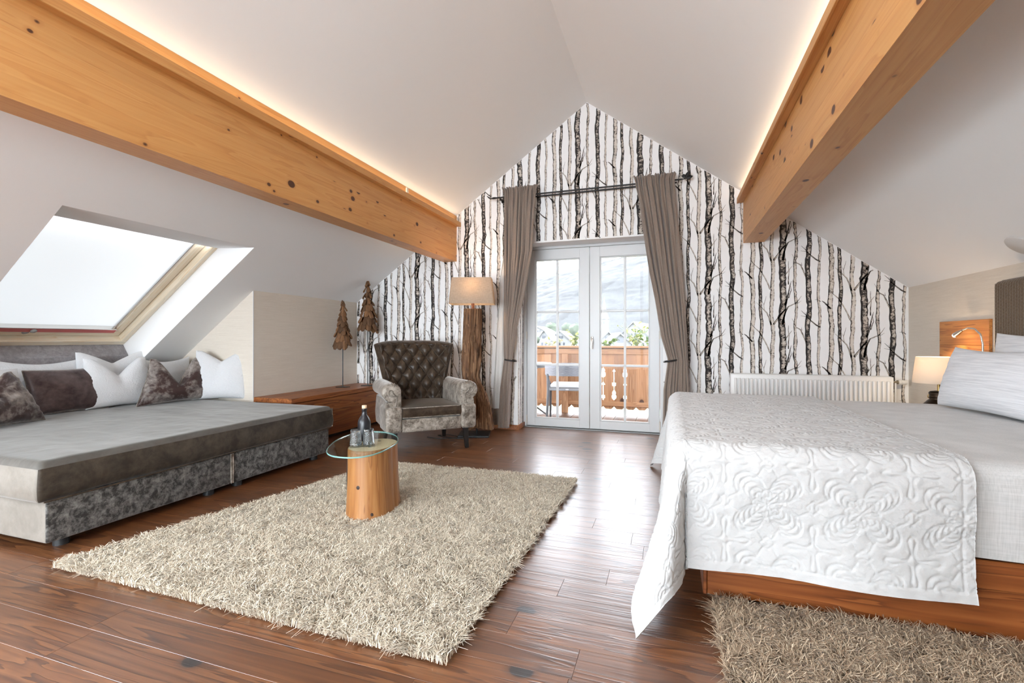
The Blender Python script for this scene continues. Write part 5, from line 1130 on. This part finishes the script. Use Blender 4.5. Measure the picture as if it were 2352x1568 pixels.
# round bistro table
pt = thing('patio_table', 'round grey bistro table on the balcony beside the chair', 'patio table', (-1.80, 6.12, -.029))
MB().lathe([(0, .70), (.30, .70), (.305, .705), (.305, .72), (.30, .725), (0, .725)], 48).build('table_top', plain('glass_grey_top', (.30, .32, .34), .2), pt, 40); MB().lathe([(.27, .665), (.285, .665), (.285, .70), (.27, .70), (.27, .665)], 48).build('rim', M['grey_metal'], pt, 40)
for k in range(4):
    a = k * PI / 2 + .5; c_, s_ = math.cos(a), math.sin(a); MB().tube([(.16 * c_, .16 * s_, .69), (.055 * c_, .055 * s_, .60), (.05 * c_, .05 * s_, .22), (.09 * c_, .09 * s_, .13), (.24 * c_, .24 * s_, .02), (.25 * c_, .25 * s_, 0)], .0105, 8).build('leg', M['grey_metal'], pt, 60)
for zz in (.20, .56): MB().lathe([(.035, zz), (.065, zz), (.065, zz + .018), (.035, zz + .018), (.035, zz)], 24).build('leg_ring', M['chrome'], pt, 40)
bw = tag(MB().lathe([(0, .002), (.035, .002), (.04, .006), (.05, .035), (.047, .035), (.037, .009), (0, .007)], 28, (0, 0, 0)).build('glass_bowl', plain('clear_bowl', (.75, .8, .8), .08, Transmission_Weight=.8), None, 40), 'small clear glass bowl on the bistro table', 'bowl'); bw.location = (-1.71, 5.95, .6965)

# roof overhang above the balcony, extended out of view to darken the railing
tag(MB().box(-7.5, 6.0, 5.36, 7.6, 2.72, 2.82).build('roof_overhang', M['railwood_x'], None), 'timber roof overhang above the balcony', 'overhang')

# ---- valley: meadow, houses, church, trees, wooded mountain
gm = G('meadow'); vv_ = gm.coord((.02, .02, .02)); gm.set(Base_Color=gm.ramp(gm.noise(vv_, 3, 4), [(.3, (0.054, 0.0648, 0.0324)), (.7, (0.0756, 0.0864, 0.0468))]), Roughness=.95)
gr = MB().box(-1500, 1500, 9, 1500, -7.5, -7.0).build('meadow_ground', gm.m, None); struct(gr)
hm_ = G('spruce_forest'); vv_ = hm_.coord((0.7400, 0.7400, 0.2590)); fo = hm_.noise(vv_, .16, 4, .7); hm_.set(Base_Color=hm_.ramp(fo, [(.35, (0.0190, 0.0192, 0.0193)), (.65, (0.0245, 0.0246, 0.0245))]), Roughness=1.0); hm_.bump(fo, .15, 3.0)
nx_, ny_ = 340, 80; hx_ = np.linspace(-950, 750, nx_); fy = np.linspace(0, 1, ny_); HX, FY = np.meshgrid(hx_, fy, indexing='ij')
def ridge(xv): return np.clip(105 + .205 * (xv + 224), 25, 240) + 6 * vnoise(xv * .012, xv * 0, 51, 3)
HY = 430 + 380 * FY + 25 * vnoise(HX * .01, FY * 3, 55, 2); HZ = -7.5 + (ridge(HX) + 7.5) * (FY ** .9) + vnoise(HX * .13, FY * 60, 52, 2) * 1.0 * np.clip(FY * 5, 0, 1) + vnoise(HX * .5, FY * 70, 53, 1) * 1.4 * np.clip(FY * 5, 0, 1)
me = raw_mesh('mountain', np.stack([HX, HY, HZ], -1).reshape(-1, 3), grid_faces(nx_, ny_)); smooth_all(me); mo = link('wooded_mountain', me, hm_.m); tag(mo, 'hazy wooded mountainside rising behind the village', 'mountain')
# lighter meadow spur right of the church
HXs = np.linspace(-12, 220, 60); F2 = np.linspace(0, 1, 16); A1, A2 = np.meshgrid(HXs, F2, indexing='ij'); Zs = -7.2 + A2 ** .8 * np.clip(12 + .16 * (A1 + 40), 0, 50); me = raw_mesh('spur', np.stack([A1, 300 + 120 * A2, Zs], -1).reshape(-1, 3), grid_faces(60, 16)); smooth_all(me)
tag(link('meadow_spur', me, gm.m), 'grassy slope at the foot of the mountain right of the church', 'hillside')
M['wallw'] = plain('white_render', (0.1368, 0.1354, 0.1339), .9); M['roofg'] = plain('grey_roof_tiles', (0.08496, 0.08352, 0.08568), .8); M['roofr'] = plain('brownish_roof_tiles', (0.0936, 0.08928, 0.08928), .8); M['darkwin'] = plain('dark_window', (.03, .032, .04), .2)
def house(name, label, px0, px1, py_eave, py_ridge, dist, depth, rz, roof, nwin, group=None):
    pa_ = ony(px0, 780, dist); pb_ = ony(px1, 780, dist); w = pb_[0] - pa_[0]; zE = ony((px0 + px1) / 2, py_eave, dist)[2]; zR = ony((px0 + px1) / 2, py_ridge, dist)[2]; zb = -7.2
    t = thing(name, label, 'house', ((pa_[0] + pb_[0]) / 2, dist, zb), rz, group); h1, h2 = zE - zb, zR - zb
    MB().prism([(-w / 2, 0), (w / 2, 0), (w / 2, h1), (0, h2 - .2), (-w / 2, h1)], 0, depth).build('walls', M['wallw'], t)
    for sg in (-1, 1):
        o_ = w * .06; MB().add([(0, -.6, h2), (0, depth + .6, h2), (sg * (w / 2 + o_), depth + .6, h1 - (h2 - h1) * .12), (sg * (w / 2 + o_), -.6, h1 - (h2 - h1) * .12), (0, -.6, h2 - .35), (0, depth + .6, h2 - .35), (sg * (w / 2 + o_), depth + .6, h1 - (h2 - h1) * .12 - .35), (sg * (w / 2 + o_), -.6, h1 - (h2 - h1) * .12 - .35)], [(0, 1, 2, 3), (7, 6, 5, 4), (0, 3, 7, 4), (1, 5, 6, 2), (3, 2, 6, 7), (0, 4, 5, 1)]).build('roof_slope', roof, t)
    for r_i in range(2):
        for k in range(nwin):
            wx = (-.5 + (k + 1) / (nwin + 1)) * w * (.8 if r_i == 0 else .45); wz = h1 * .80 if r_i == 0 else h1 + (h2 - h1) * .22
            MB().box(wx - .32, wx + .32, -.06, .05, wz - .5, wz + .5).build('window', M['darkwin'], t)
    return t
house('gabled_house', 'white gabled house with two small attic windows seen over the railing', 1235, 1264, 778, 757, 150, 22, .12, M['roofr'], 2)
house('village_house', 'long pale-roofed house behind the white gabled house', 1262, 1310, 779, 759, 175, 14, 0, M['roofr'], 3)
house('village_house', 'flat long building under the round trees', 1200, 1262, 764, 748, 230, 20, 0, M['roofg'], 5)
house('village_house', 'grey roofed house below the church tower', 1372, 1420, 782, 760, 120, 16, .5, M['roofg'], 2)
house('village_house', 'broad grey roofed house right of the church', 1412, 1500, 778, 738, 140, 25, -.15, M['roofg'], 4)
house('village_house', 'low grey roofed house in front of the meadow slope', 1398, 1450, 786, 763, 95, 10, .25, M['roofg'], 2)
# church tower with pointed spire
cp_ = ony(1388, 780, 330); ch = thing('church', 'church tower with pale pointed spire in front of the mountain', 'church', (cp_[0], 330, -7.2)); k_ = 330 / .98 / F_PX
tw = 17 * k_ * .5; zT = ony(1388, 733, 330)[2] + 7.2; zS = ony(1388, 679, 330)[2] + 7.2
MB().box(-tw, tw, -tw, tw, 0, zT).build('tower', M['wallw'], ch); mb = MB(); mb.lathe([(tw * 1.35, zT), (tw * .62, zT + (zS - zT) * .28), (.05, zS)], 8); mb.build('spire', plain('pale_shingle', (0.0756, 0.0756, 0.0792), .7), ch)
MB().box(-tw * .2, tw * .2, -tw - .05, -tw, zT - 3.4, zT - 1.2).build('belfry_window', M['darkwin'], ch); MB().box(-tw * .4, tw * 5, tw, tw * 3.5, 0, zT * .45).build('nave', M['wallw'], ch)
# round trees
tm = G('tree_crown'); vv_ = tm.coord((1, 1, 1)); tm.set(Base_Color=tm.ramp(tm.noise(vv_, .9, 3), [(.35, (0.03456, 0.0432, 0.03024)), (.65, (0.05616, 0.06624, 0.04608))]), Roughness=1); 
def tree(label, px, pytop, dist, rpx, seed):
    p = ony(px, pytop, dist); r0 = rpx * dist / F_PX; t = thing('village_tree', label, 'tree', (p[0], dist, -7.2), 0, 'round trees in the village'); hc = p[2] + 7.2 - r0
    th_ = np.linspace(0, 2 * PI, 28); ph_ = np.linspace(.03, PI - .03, 18); TH, PH = np.meshgrid(th_, ph_, indexing='ij'); rr_ = r0 * (1 + .22 * vnoise(np.cos(TH) * 2.2 + seed, PH * 2.5 + np.sin(TH) * 2.2, seed, 3) + .10 * vnoise(np.cos(TH) * 7, PH * 7 + np.sin(TH) * 7, seed + 3, 2))
    MB().grid(np.stack([rr_ * np.sin(PH) * np.cos(TH), rr_ * np.sin(PH) * np.sin(TH), hc + rr_ * np.cos(PH)], -1)).build('crown', tm.m, t, 180); MB().tube([(0, 0, 0), (0, 0, hc)], r0 * .09, 8).build('trunk', plain('tree_bark', (.06, .045, .03), .9), t)
tree('round tree behind the white gabled house', 1268, 741, 260, 17, 1); tree('round tree right of the long pale roof', 1322, 743, 240, 16, 2); tree('darker round tree between the roofs', 1303, 742, 250, 13, 3); tree('small round tree low behind the patio chair', 1336, 757, 200, 10, 4); tree('small round tree left of the white gabled house', 1232, 772, 140, 8, 5)
